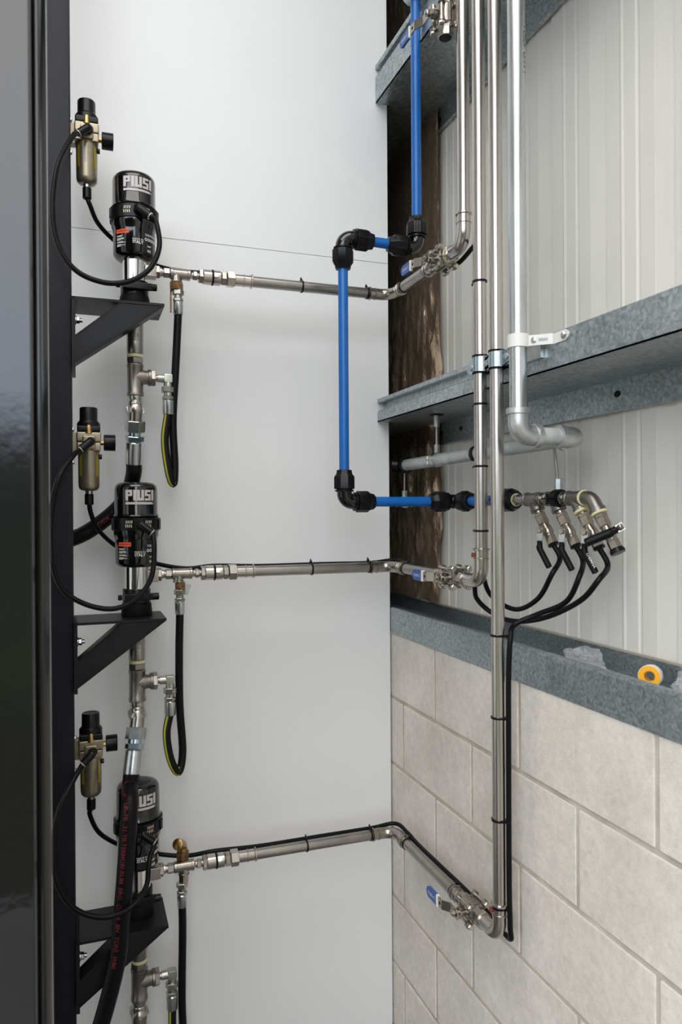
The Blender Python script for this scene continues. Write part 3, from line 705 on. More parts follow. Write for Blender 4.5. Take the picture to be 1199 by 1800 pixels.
# ================================================================== DELIVERY PIPES
RP = .014; XP = .822; YE = 1.885
RY = [1.470, 1.402, 1.336]   # riser positions along the wall
def bead(mb, p, d, r=.0168, h=.0045):
    return mb.lathe(V(p) - V(d) * (h / 2), d, [(0, RP + .0005), (h * .25, r), (h * .75, r), (h, RP + .0005)], 24)
def delivery(i, lab):
    z = PZ[i]; y = PY; O = V((0, y, z))
    o = thing('delivery_pipe', lab, 'pipe', V((.45, y, z - .02)), 'stainless delivery pipes')
    ex = lambda px: wy(px, 900, y).x + .0 
    xs_ = {k: ex(k) for k in (264, 287, 290, 301, 303, 339, 342, 349, 352, 359, 360, 376, 391, 393, 400, 401, 415, 416, 431, 443)}
    A = lambda k: V((xs_[k], y, z))
    part(MB().cyl(A(264) - X * .012, A(287), .0118, 24, .001), 'nipple', 'stainless', o)
    mb = MB(); mb.cyl(A(287), A(303), .0095, 18); mb.hexn(A(290), A(301), .0130); part(mb, 'hex_nipple', 'stainless_cast', o)
    mb = MB(); mb.lathe(A(303) - X * .002, X, [(0, .0128), (.001, .0142), (.006, .0142), (.007, .0132), (.043, .0132), (.044, .0142), (.049, .0142), (.050, .0128)], 24)
    if i < 2: mb.lathe(V((wy(313, 900, y).x, y, z)), -Z, [(0, .0125), (.016, .0125), (.017, .0140), (.021, .0140), (.022, .012)], 24)
    else: mb.lathe(V((wy(319, 900, y).x, y, z)), -Z, [(0, .0125), (.016, .0125), (.017, .0140), (.021, .0140), (.022, .012)], 24)
    part(mb, 'tee', 'stainless_cast', o)
    mb = MB(); mb.cyl(A(339), A(352), .0090, 18); mb.hexn(A(342), A(349), .0118); part(mb, 'hex_nipple', 'stainless_cast', o)
    mb = MB(); mb.hexn(A(352), A(359), .0185); part(mb, 'union_nut', 'stainless_cast', o)
    mb = MB(); mb.lathe(A(360) - X * .002, X, [(0, .0165), (.002, .0188), (.022, .0188), (.023, .0178), (.025, .0188), (.044, .0188), (.046, .0165)], 32); un = part(mb, 'check_union', 'stainless', o)
    part(MB().lathe(A(376) - X * .0025, X, [(0, .0185), (.001, .0200), (.004, .0200), (.005, .0185)], 32), 'sealing_band', 'black_rubber', un)
    mb = MB(); mb.hexn(A(393) - X * .002, A(400), .0180); part(mb, 'union_nut', 'stainless_cast', o)
    mb = MB(); mb.hexn(A(401), A(415), .0210, rot=.1); part(mb, 'adaptor_hex', 'stainless', o)
    mb = MB(); mb.cyl(A(415) - X * .001, A(443) + X * .004, .0150, 24); bead(mb, A(431), X, .0165); bead(mb, A(443) + X * .002, X, .0182, .006); part(mb, 'press_socket', 'stainless', o)
    # pipe to the corner elbow
    xe = XP - .055
    part(MB().cyl(A(443), V((xe + .012, y, z)), RP, 28), 'pipe', 'stainless_dull', o, smooth=38)
    mb = MB(); yc = y - .055; mb.tube([V((xe - .012, y, z))] + bend(V((xe + .003, y, z)), V((XP, y, z)), V((XP, yc - .003, z)), .036, 8) + [V((XP, yc + .0 - .016, z))], .0152, 20)
    bead(mb, V((xe - .010, y, z)), X, .0182, .006); bead(mb, V((xe + .006, y, z)), X, .0166); bead(mb, V((XP, yc - .014, z)), Y, .0182, .006); bead(mb, V((XP, yc - .0, z)), Y, .0166); part(mb, 'press_elbow', 'stainless_cast', o)
    yv = VY[i] + .052
    part(MB().cyl(V((XP, yc, z)), V((XP, yv + .024, z)), RP, 28), 'wall_pipe', 'stainless_dull', o)
    mb = MB(); mb.cyl(V((XP, yv - .006, z)), V((XP, yv + .026, z)), .0152, 20); bead(mb, V((XP, yv + .024, z)), Y, .0182, .006); bead(mb, V((XP, yv + .008, z)), Y, .0170); part(mb, 'press_socket', 'stainless_cast', o)
    return o
VY = [1.575, 1.520, 1.452]
for i in range(3):
    delivery(i, ('stainless steel delivery pipe across the white panel, uppermost of three', 'stainless steel delivery pipe across the white panel at camera height, middle of three', 'stainless steel delivery pipe across the white panel, lowest, ending over the blocks')[i])

def relief_valve(i):
    px = (313, 316, 319)[i]; P = V((wy(px, 900, PY).x, PY, PZ[i]))
    o = thing('relief_valve', ('small rusty brass valve under the uppermost delivery pipe', 'small rusty brass valve under the middle delivery pipe', 'brass plug elbow standing up behind the lowest delivery pipe')[i], 'valve', P - Z * .05)
    if i < 2:
        rr = (.0175, .0135)[i]
        part(MB().hexn(P - Z * .041, P - Z * .0205, rr), 'hex_body', 'rusty_brass', o)
        mb = MB()
        if i == 0: mb.box(P + V((-.013, .010, -.066)), (.003, .010, .056)); part(mb, 'lever', 'rusty_brass', o, smooth=0)
        else: mb.box(P + V((.016, .004, -.040)), (.016, .003, .028), (V((.94, 0, -.34)), Y, V((.34, 0, .94)))); part(mb, 'lever', 'zinc', o, smooth=0)
    else:
        part(MB().hexn(P + V((0, .018, .006)), P + V((0, .018, .030)), .0165), 'hex_body', 'rusty_brass', o)
        mb = MB(); mb.tube(bend(P + V((0, .018, .026)), P + V((-.002, .018, .046)), P + V((-.016, -.012, .062)), .012, 6), .0125, 16); mb.lathe(P + V((-.012, -.006, .058)), V((-.5, -.7, .45)), [(0, .0125), (.004, .0145), (.010, .0135), (.013, .006), (.013, 0)], 18); part(mb, 'plug', 'brass', o)
        part(MB().hexn(P - Z * .041, P - Z * .0205, .0125), 'hex_adaptor', 'stainless_cast', o)
    return o
for i in range(3): relief_valve(i)

# ================================================================== BALL VALVES AND RISERS
def ball_valve(c, ax, stem, lev, label, grip=True, length=1., group='three piece stainless ball valves'):
    """ax: bore axis, stem: direction of the stem, lev: direction the lever points"""
    C = V(c); ax, st, lv = V(ax).normalized(), V(stem).normalized(), V(lev).normalized(); sd = ax.cross(st)
    o = thing('ball_valve', label, 'valve', C, group)
    mb = MB(); mb.box(C, (.034, .036, .036), (ax, st, sd), ch=.004); mb.cyl(C - ax * .020, C + ax * .020, .0215, 24); part(mb, 'body', 'stainless_cast', o)
    for s_ in (-1, 1):
        mb = MB(); mb.box(C + ax * (s_ * .0215), (.009, .040, .040), (ax, st, sd), ch=.003)
        for a in (-1, 1):
            for b in (-1, 1): mb.cyl(C + ax * (s_ * .017) + (st * a + sd * b) * .0205, C + ax * (s_ * .026) + (st * a + sd * b) * .0205, .0078, 14)
        mb.lathe(C + ax * (s_ * .024), ax * s_, [(0, .0205), (.006, .0190), (.010, .0180), (.022, .0180), (.024, .0170)], 8)
        part(mb, 'end_cap', 'stainless_cast', o)
    for a in (-1, 1):
        for b in (-1, 1):
            p = C + (st * a + sd * b) * .0205; mb = MB(); mb.cyl(p - ax * .034, p + ax * .036, .0036, 10); mb.hexn(p + ax * .026, p + ax * .033, .0072); mb.hexn(p - ax * .033, p - ax * .026, .0072); part(mb, 'bolt', 'stainless', o)
    mb = MB(); mb.cyl(C + st * .015, C + st * .034, .0105, 16); mb.cyl(C + st * .03, C + st * .052, .0052, 12); part(mb, 'stem', 'stainless_cast', o)
    part(MB().hexn(C + st * .044, C + st * .050, .0085), 'stem_nut', 'stainless', o)
    w_ = lv.cross(st)
    poly = [(-.012, .0405), (.024, .0405), (.040, .0525), (.062, .0525), (.062, .0555), (.039, .0555), (.023, .0435), (-.012, .0435)]
    mb = MB(); mb.prism([(a * length, b) for a, b in poly], C - w_ * .0105, lv, st, w_ * .021); le = part(mb, 'lever', 'stainless_cast', o, smooth=0)
    h0 = C + lv * (.048 * length) + st * .0556; part(MB().cyl(h0, h0 + st * .0004, .0035, 14), 'lever_hole_shade', 'hole_dark', le)  # thin dark disc painted as the shade inside the lever's hole
    if grip:
        g0, g1 = .060 * length, .060 * length + .052
        mb = MB(); n = 8; poly = [(g0, -.0125), (g1 - .010, -.0125), (g1 - .003, -.0095), (g1, -.003), (g1, .003), (g1 - .003, .0095), (g1 - .010, .0125), (g0, .0125)]
        mb.prism(poly, C + st * .0508, lv, w_, st * .0064); gr = part(mb, 'grip', 'blue_grip', o, 'blue lever grip', smooth=0)
        vv, ff = text_tris('Olybb-C', .0105, .0001); up = w_ if w_.z > .3 or abs(w_.z) < .3 else -w_
        tx = up.cross(st); part(flat(MB(), vv, ff, C + lv * ((g0 + g1) / 2) + st * .0575, tx, up), 'grip_lettering', 'white_print', gr, smooth=0)
        part(MB().box(C + lv * (g0 + .0) + st * .054, (.006, .0255, .0070), (lv, w_, st)), 'grip_collar', 'white_plastic', gr, smooth=0)
    return o
VL = ('stainless ball valve with blue lever on the uppermost wall pipe', 'stainless ball valve with blue lever beside the bronze foil at camera height', 'stainless ball valve with blue lever in front of the block wall')
for i in range(3): ball_valve((XP, VY[i], PZ[i]), Y, -X, Y, VL[i])
RL = ('stainless riser pipe ending in an elbow at the uppermost ball valve', 'stainless riser pipe in the middle of three, ending at the middle ball valve', 'stainless riser pipe nearest the galvanised pipe, reaching down to the lowest ball valve')
for i in range(3):
    z = PZ[i]; y = RY[i]
    o = thing('riser_pipe', RL[i], 'pipe', (XP, y, z - .02), 'stainless riser pipes')
    ye = VY[i] - .044
    mb = MB(); mb.tube(bend(V((XP, ye, z)), V((XP, y, z)), V((XP, y, z + .072)), .034, 10), .0152, 22); bead(mb, V((XP, y, z + .070)), Z, .0185, .006); bead(mb, V((XP, y, z + .050)), Z, .0172); part(mb, 'press_elbow', 'stainless', o)
    mb = MB(); mb.hexn(V((XP, ye + .006, z)), V((XP, ye - .008, z)), .0200); part(mb, 'union_hex', 'stainless', o)
    if i == 0: part(MB().lathe(V((XP, ye + .0055, z)), -Y, [(0, .0196), (.002, .0196)], 20), 'thread_seal', 'yellow_seal', o, 'pale yellow thread seal')
    else: part(MB().box(V((XP - .0175, y + .006, z + .058)), (.004, .008, .010), ch=.001), 'press_mark', 'rust_spot', o, 'small red press mark')
    part(MB().cyl(V((XP, y, z + .06)), V((XP, y, 4.1)), RP, 32), 'pipe', 'stainless', o)
# open ended valve high up, lever across the blue pipe
vc = wx(783, 30, .80)
ball_valve(vc, Z, -X, Y, 'stainless ball valve with open lower end hanging at the top edge', length=1.25)
part(MB().lathe(vc - Z * .0485, Z, [(0, .0145), (.0008, .0145), (.0008, 0)], 20), 'bore', 'hole_dark', [q for q in col.objects if q.name.startswith('ball_valve') and q.type == 'EMPTY'][-1])  # dark disc closing the open end, painted shade of the bore
mb = MB(); mb.cyl(vc + Z * .04, vc + Z * .35, .014, 20); solo(mb, 'drop_pipe', 'stainless', 'short stainless pipe above the open ended valve at the top edge', 'pipe')

# ================================================================== BLUE AIR PIPE
RB = .0126; YB = 1.748
xL = wy(604, 650, YB).x; xRb = .832; yRb = wx(732, 300, xRb).y
zT = wy(611, 424, YB).z - .006; zB = wy(612, 882, YB).z
XM = .95; ZM = zB
def nut(mb_o, o, p, d, L=.048):
    """black compression nut starting at p, pointing along d to the pipe"""
    p, d = V(p), V(d).normalized(); mb = MB(); n = 48
    mb.lathe(p, d, [(0, .0225), (.001, .0272), (L * .62, .0272), (L * .70, .0250), (L * .78, .0215), (L, .0195), (L + .0005, RB)], n, mod=lambda k: 1.0 if (k % 6) < 2 else .93)
    part(mb, 'compression_nut', 'black_plastic', o)
    part(MB().lathe(p - d * .007, d, [(0, .020), (.001, .0240), (.0045, .0240), (.0055, .0205), (.0075, .0205)], 28), 'seal_collar', 'black_plastic', o)
def comp_elbow(c, d1, d2, lab):
    c, d1, d2 = V(c), V(d1).normalized(), V(d2).normalized()
    o = thing('compression_elbow', lab, 'pipe elbow', c, 'black compression fittings on the blue pipe')
    mb = MB(); mb.tube(bend(c + d1 * .036, c, c + d2 * .036, .022, 8), .0190, 24); part(mb, 'elbow_body', 'black_gloss', o)
    nut(None, o, c + d1 * .032, d1); nut(None, o, c + d2 * .032, d2); return o
cTL = V((xL, YB, zT + .014)); cTR = V((xRb, yRb, zT + .005)); cBL = V((xL, YB, zB)); cBR = V((XM, YB, zB))
dT = (cTR - cTL).normalized()
comp_elbow(cTL, -Z, dT, 'black compression elbow at the upper left corner of the blue pipe')
comp_elbow(cTR, Z, -dT, 'black compression elbow in front of the dark foil, joining the blue drop pipe')
comp_elbow(cBL, Z, X, 'black compression elbow at the lower left corner of the blue pipe')
comp_elbow(cBR, -X, -Y, 'black compression elbow turning the blue pipe along the ribbed wall')
def bpipe(a, b, lab): solo(MB().cyl(a, b, RB, 28), 'blue_pipe', 'blue_pipe', lab, 'pipe', 'blue plastic air pipes')
bpipe(cTR + Z * .055, V((xRb, yRb, 4.1)), 'blue plastic pipe dropping down in front of the dark foil from the top edge')
bpipe(cTL + dT * .055, cTR - dT * .055, 'short blue plastic pipe between the two upper black elbows')
bpipe(cTL - Z * .055, cBL + Z * .055, 'long vertical blue plastic pipe in front of the white panel')
bpipe(cBL + X * .055, cBR - X * .055, 'horizontal blue plastic pipe at camera height crossing the bronze foil')
yN = wx(905, 876, XM).y
bpipe(cBR - Y * .055, V((XM, yN + .05, ZM)), 'short blue plastic pipe hidden between riser pipes beside the valve manifold')
o = thing('compression_coupling', 'black compression coupling joining blue pipe to the steel manifold', 'pipe coupling', (XM, yN + .06, ZM - .03), 'black compression fittings on the blue pipe')
nut(None, o, V((XM, yN + .035, ZM)), Y); mb = MB(); mb.lathe(V((XM, yN + .040, ZM)), -Y, [(0, .021), (.004, .027), (.03, .027), (.036, .022), (.046, .020)], 40, mod=lambda k: 1 if (k % 5) < 2 else .96); part(mb, 'coupling_body', 'black_plastic', o)
part(MB().lathe(V((XM, yN - .006, ZM)), -Y, [(0, .0152), (.002, .0152)], 20), 'thread_seal', 'yellow_seal', o)
# zinc clamp at the head of the blue drop pipe
p = wx(728, 2, xRb); o = thing('pipe_clamp', 'zinc pipe clamp round the blue drop pipe at the top edge', 'clamp', V((xRb, yRb, p.z)))
mb = MB(); mb.lathe(V((xRb, yRb, p.z - .004)), Z, [(0, .020), (.004, .030), (.012, .034), (.05, .034)], 10); part(mb, 'band', 'zinc', o)
mb = MB(); mb.cyl(V((xRb - .045, yRb - .01, p.z + .002)), V((xRb - .02, yRb - .01, p.z + .002)), .004, 10); mb.hexn(V((xRb - .045, yRb - .01, p.z + .002)), V((xRb - .039, yRb - .01, p.z + .002)), .007); part(mb, 'screw', 'zinc', o)

# ================================================================== GALVANISED PIPE, GREY PIPE, HANGERS
XV, YV = .80, 1.2225; zV = wx(912, 765, XV).z; XH = .937; RV = .0168
o = thing('galvanised_riser', 'thick galvanised riser pipe held by the white clip, turning under the girt', 'pipe', (XV, YV, zV))
part(MB().cyl((XV, YV, zV + .045), (XV, YV, 4.1), RV, 36), 'pipe', 'galv_pipe', o)
mb = MB(); mb.tube(bend(V((XV, YV, zV + .050)), V((XV, YV, zV)), V((XV + .042, YV, zV)), .024, 10), .0200, 28)
mb.lathe(V((XV, YV, zV + .040)), Z, [(0, .021), (.001, .0232), (.011, .0232), (.012, .0215)], 32); mb.lathe(V((XV + .034, YV, zV)), X, [(0, .021), (.001, .0232), (.011, .0232), (.012, .0215)], 32); part(mb, 'elbow', 'galv_cast', o)
part(MB().cyl((XV + .04, YV, zV), (XH - .03, YV, zV), RV, 30), 'nipple', 'grey_pipe', o)
mb = MB(); mb.tube(bend(V((XH - .042, YV, zV)), V((XH, YV, zV)), V((XH, YV + .045, zV)), .024, 10), .0200, 28)
mb.lathe(V((XH - .036, YV, zV)), -X, [(0, .021), (.001, .0232), (.011, .0232), (.012, .0215)], 32); mb.lathe(V((XH, YV + .036, zV)), Y, [(0, .021), (.001, .0232), (.011, .0232), (.012, .0215)], 32); part(mb, 'end_elbow', 'galv_cast', o)
mb = MB(); vv, ff = text_tris('I OIOI  OI:TT  I', .016); vv = [(-b, a) for a, b in vv]; vv2 = [(b, -a) for a, b in text_tris('I OIOI  O:TT I', .0150)[0]]; ff = text_tris('I OIOI  O:TT I', .0150)[1]
wrap(mb, vv2, ff, V((XV, YV, 0)), RV + .0003, R(32), wx(916, 80, XV).z - .005, .002); part(mb, 'stencil_lettering', 'dark_print', o)
# grey horizontal pipe along the wall
g0 = V((XH, YV + .045, zV)); g1 = V((XH, wx(712, 818, XH).y, wx(712, 818, XH).z)); gd = (g1 - g0).normalized()
o = thing('grey_wall_pipe', 'grey weathered pipe running under the girt along the ribbed wall', 'pipe', g1 - Z * .02)
part(MB().cyl(g0, g1, .0170, 28), 'pipe', 'grey_pipe', o)
mb = MB(); mb.lathe(g1 - gd * .012, gd, [(0, .019), (.001, .0245), (.012, .0245), (.013, .0215), (.040, .0215), (.041, .018)], 28); mb.lathe(g1 + gd * .02, V((-1, .6, .1)), [(0, .0205), (.03, .0215), (.032, .018)], 24); part(mb, 'end_coupling', 'black_plastic', o, 'dark end coupling')
def gpt(px): y = wx(px, 800, XH).y; return g0 + gd * ((y - g0.y) / gd.y)
def hanger(top, ring, r, lab, ringmat='zinc', wide=.014, ax=Y, ears=True):
    o = thing('pipe_hanger', lab, 'hanger', ring, 'threaded rod pipe hangers')
    part(MB().cyl(ring + Z * (r + .004), top, .0035, 10), 'rod', 'stainless_dull', o)
    part(MB().hexn(ring + Z * (r + .002), ring + Z * (r + .026), .0085), 'coupling_nut', 'zinc', o)
    mb = MB(); mb.lathe(ring - ax * (wide / 2), ax, [(0, r), (0, r + .0026), (wide, r + .0026), (wide, r)], 28); part(mb, 'ring', ringmat, o)
    if not ears: return o
    mb = MB()
    sdv = V(ax).cross(Z).normalized()
    for s_ in (-1, 1): mb.box(ring + sdv * (s_ * (r + .010)), (.018, .003, wide), (sdv, Z, V(ax))); mb.cyl(ring + sdv * (s_ * (r + .012)) - Z * .012, ring + sdv * (s_ * (r + .012)) + Z * .010, .003, 8)
    part(mb, 'ear', ringmat, o, smooth=0); return o
q = gpt(768); o = hanger(V((q.x, q.y, 1.829)), q, .0172, 'pipe hanger with threaded rod between girt and grey pipe'); tp = V((q.x, q.y, 1.829))
part(MB().cyl(tp - Z * .034, tp - Z * .002, .0075, 14), 'top_sleeve', 'zinc', o); part(MB().lathe(tp - Z * .002, Z, [(0, .020), (.001, .020)], 18), 'washer', 'hole_dark', o)
q2 = gpt(838); hanger(V((q2.x, q2.y, 1.829)), q2, .0172, 'dark pipe hanger on the grey pipe right behind the middle riser', 'black_rubber', ears=False)
# manifold
MY = {k: wx(k, 876, XM).y for k in (905, 942, 982, 1010, 1020)}
VYS = [wx(937, 880, XM).y, wx(974, 880, XM).y, wx(1012, 885, XM).y]; yend = wx(1040, 880, XM).y
o = thing('valve_manifold', 'cast steel pipe manifold with three branch tees and an end elbow', 'manifold', V((XM, 1.33, ZM - .03)))
dv = V((.15, -.45, -.88)).normalized()
mb = MB(); mb.cyl(V((XM, yN + .01, ZM)), V((XM, VYS[0], ZM)), .0110, 20); mb.hexn(V((XM, yN - .006, ZM)), V((XM, yN - .018, ZM)), .0135); part(mb, 'hex_nipple', 'stainless_cast', o)
for k, yy in enumerate(VYS):
    mb = MB(); c = V((XM, yy, ZM)); mb.lathe(c + Y * .024, -Y, [(0, .0135), (.001, .0158), (.006, .0158), (.007, .0142), (.041, .0142), (.042, .0158), (.047, .0158), (.048, .0135)], 24)
    mb.lathe(c, dv, [(0, .0140), (.020, .0140), (.022, .0160), (.029, .0160), (.030, .0135)], 24); part(mb, 'branch_tee', 'cast_tee', o)
    mb = MB(); mb.cyl(c + dv * .028, c + dv * .044, .0095, 16); mb.hexn(c + dv * .036, c + dv * .043, .0130); part(mb, 'hex_nipple', 'stainless_cast', o)
for a, b in zip(VYS, VYS[1:]):
    mb = MB(); mb.cyl(V((XM, a - .02, ZM)), V((XM, b + .02, ZM)), .0115, 20); bead(mb, V((XM, (a + b) / 2, ZM)), Y, .0140, .006); part(mb, 'nipple', 'stainless_cast', o)
cE = V((XM, yend, ZM)); mb = MB(); mb.tube(bend(V((XM, VYS[2] - .018, ZM)), cE, cE + dv * .034, .020, 10), .0138, 22); mb.lathe(cE + dv * .024, dv, [(0, .0140), (.001, .0162), (.009, .0162), (.010, .0140)], 22); part(mb, 'end_elbow', 'cast_tee', o)
mb = MB(); mb.cyl(cE + dv * .03, cE + dv * .046, .0095, 16); mb.hexn(cE + dv * .038, cE + dv * .045, .0130); part(mb, 'hex_nipple', 'stainless_cast', o)
for p in (V((XM, VYS[2] - .024, ZM)), ): part(MB().lathe(p, -Y, [(0, .0158), (.001, .0163), (.0035, .0163), (.0045, .015)], 22), 'thread_seal', 'yellow_seal', o, 'pale yellow thread seal')
for p in (V((XM, VYS[2], ZM)) + dv * .0275, cE + dv * .032): part(MB().lathe(p, dv, [(0, .0160), (.001, .0164), (.0045, .0164), (.0055, .015)], 22), 'thread_seal', 'yellow_seal', o, 'pale yellow thread seal')
hy = wx(982, 872, XM).y; hanger(V((XM - .008, hy + .004, 1.700)), V((XM, hy, ZM)), .0165, 'pipe hanger with rod holding the valve manifold below the galvanised elbow', 'black_rubber', .020)
hanger(V((XM, 2.08, 1.69)), V((XM, 2.08, ZM)), .0130, 'thin rod hanger beside the white panel, behind the blue pipe')
# four small lever valves
VN = ('leftmost', 'second from left', 'third from left')
MVB = [V((XM, yy, ZM)) + dv * .042 for yy in VYS] + [cE + dv * .044]
ENDS = []
for k, p in enumerate(MVB):
    lab = ('small lever valve on the manifold, leftmost, black lever hanging down', 'small lever valve on the manifold, second from left, black lever hanging down', 'small lever valve on the manifold with lettered black lever, third from left', 'small lever valve on the manifold end, black lever turned across, capped outlet')[k]
    o = thing('lever_valve', lab, 'valve', p, 'small lever valves on the manifold')
    sd = V((-.88, -.30, .12)).normalized(); sd = (sd - dv * sd.dot(dv)).normalized(); s2 = dv.cross(sd)
    if k == 3: sd = V((.25, -.95, 0)); sd = (sd - dv * sd.dot(dv)).normalized(); s2 = dv.cross(sd)
    mb = MB(); mb.hexn(p, p + dv * .020, .0128); mb.lathe(p, dv, [(.019, .0100), (.026, .0105), (.030, .0125), (.042, .0125), (.046, .0105), (.050, .0100)], 20); mb.hexn(p + dv * .049, p + dv * .068, .0120); part(mb, 'body', 'nickel', o)
    mb = MB(); mb.cyl(p + dv * .036, p + dv * .036 + sd * .026, .0065, 16); mb.hexn(p + dv * .036 + sd * .016, p + dv * .036 + sd * .024, .0085); mb.hexn(p + dv * .036 + sd * .026, p + dv * .036 + sd * .033, .0068); part(mb, 'stem', 'nickel', o)
    part(MB().lathe(p, dv, [(.067, .0110), (.070, .0125), (.073, .0110)] if k < 3 else [(.067, .0130), (.073, .0150), (.077, .0140), (.077, 0)], 20), 'outlet_ring', 'black_plastic', o)
    hb = p + dv * .036 + sd * .026
    if k < 3: ld = (-Z * .96 + dv * .1 + V((-.05, 0, 0))).normalized(); l2 = (-Z * .80 + V((.12, -.52, 0))).normalized()
    else: ld = V((-.75, .35, -.45)).normalized(); l2 = V((-.80, .45, -.40)).normalized()
    wv_ = ld.cross(sd).normalized(); a1 = hb + ld * (.024 if k < 3 else .010)
    mb = MB(); mb.prism([(-.006, -.0075), (.026, -.0065), (.026, .0065), (-.006, .0075)], hb + sd * .0005, ld, wv_, sd * .0026); le = part(mb, 'lever', 'zinc', o, smooth=0)
    a2 = a1 + ld * .014 + sd * .003; a3 = a2 + l2 * .048
    mb = MB(); mb.tube(smoothpath([a1 - ld * .002 + sd * .002, a1 + ld * .008 + sd * .002, a2, a2 + l2 * .02, a3 - l2 * .004, a3], 5), [.0058] * 6 + [.0066] * 15 + [.0066, .0064, .0060, .0052, .004] if k < 3 else [.0072] * 6 + [.0085] * 15 + [.0082, .0080, .0074, .0064, .005], 12); gp = part(mb, 'lever_sleeve', 'black_rubber', o, 'black rubber lever sleeve')
    if k == 2:
        vv, ff = text_tris('CHEMINA', .0075, .0001); uy = l2; nn_ = V((-.25, -.95, .0)); nn_ = (nn_ - uy * nn_.dot(uy)).normalized(); ux = uy.cross(nn_)
        part(flat(MB(), vv, ff, (a2 + a3) / 2 + nn_ * .0088, uy, ux * -1), 'sleeve_lettering', 'white_print', gp, smooth=0)
    ENDS.append(p + dv * .074)
# long air hoses
def airline(pts, lab, r=.0056): solo(MB().tube(smoothpath(pts, 8), r, 12), 'air_line', 'black_rubber', lab, 'hose', 'long black air lines')
HX = 1.0
def wxs(l, x): return [wx(a, b, x) for a, b in l]
bk = XP + .024
def along(i):   # follows delivery pipe i on its rear upper side to the wall elbow
    z = PZ[i]; c = REG[i] + V((.0, .0, -.150)); y2 = PY + .066
    seg = {0: [(158, 360, PY + .006), (172, 392, PY + .030), (200, 422, PY + .062), (240, 452, PY + .075), (285, 470, PY + .050), (325, 477, PY + .028)],
           1: [(160, 903, PY + .010), (172, 930, PY + .030), (200, 957, PY + .062), (240, 980, PY + .075), (285, 993, PY + .05), (330, 999, PY + .030)],
           2: [(158, 1432, PY + .010), (173, 1462, PY + .030), (203, 1482, PY + .062), (240, 1494, PY + .075), (285, 1502, PY + .05), (330, 1504, PY + .036)]}[i]
    return [c] + [wy(*s_) for s_ in seg] + [V((.33, PY + .020, z + .016)), V((.45, PY + .016, z + .012)), V((.62, PY + .016, z + .012)), V((.76, PY + .017, z + .011)), V((XP + .006, PY + .008, z + .017)), V((XP + .018, PY - .05, z + .012)), V((XP + .020, PY - .12, z + .006))]
airline(along(0) + [V((bk, VY[0] + .05, PZ[0] + .0)), V((bk + .008, VY[0] - .02, PZ[0] - .01)), V((bk + .006, 1.475, PZ[0] + .004)), V((XP + .012, 1.432, PZ[0] - .02)), V((XP + .014, 1.420, PZ[0] - .08)), V((XP + .014, 1.419, 1.95)), V((XP + .014, 1.419, 1.72)), V((XP + .014, 1.419, 1.55)), V((XP + .016, 1.420, 1.46))] + [wx(848, 1000, .88), wx(862, 1045, .92), wx(905, 1071, .95), wx(945, 1053, .945), wx(970, 1010, .935)] + [ENDS[0] + dv * .03 + Z * .0, ENDS[0] - dv * .004], 'black air line from the uppermost filter along pipe and middle riser to the manifold')
airline(along(1) + [V((bk, VY[1] + .03, PZ[1] - .006)), V((bk + .006, VY[1] - .03, PZ[1] - .012)), wx(838, 1052, .87), wx(866, 1078, .90), wx(905, 1092, .915), wx(960, 1085, .92), wx(1020, 1056, .925), wx(1052, 1020, .93)] + [ENDS[2] + dv * .035, ENDS[2] - dv * .004], 'black air line from the middle filter behind the riser to the third manifold valve')
XW = .855
airline(along(2) + [V((bk, VY[2] + .08, PZ[2] + .004)), V((bk + .004, VY[2] - .02, PZ[2] - .002)), V((XP + .020, 1.332, PZ[2] - .004)), V((XP + .013, 1.317, PZ[2] + .03)), V((XP + .012, 1.318, .78)), V((XP + .012, 1.318, .95)), V((XP + .012, 1.317, 1.10)), V((XP + .012, 1.316, 1.22)), V((XP + .016, 1.314, 1.30)), wx(905, 1098, .86), wx(945, 1080, .90), wx(995, 1058, .93), wx(1018, 1015, .935), ENDS[1] + dv * .03, ENDS[1] - dv * .004], 'black air line from the lowest filter up the right hand riser to the manifold')

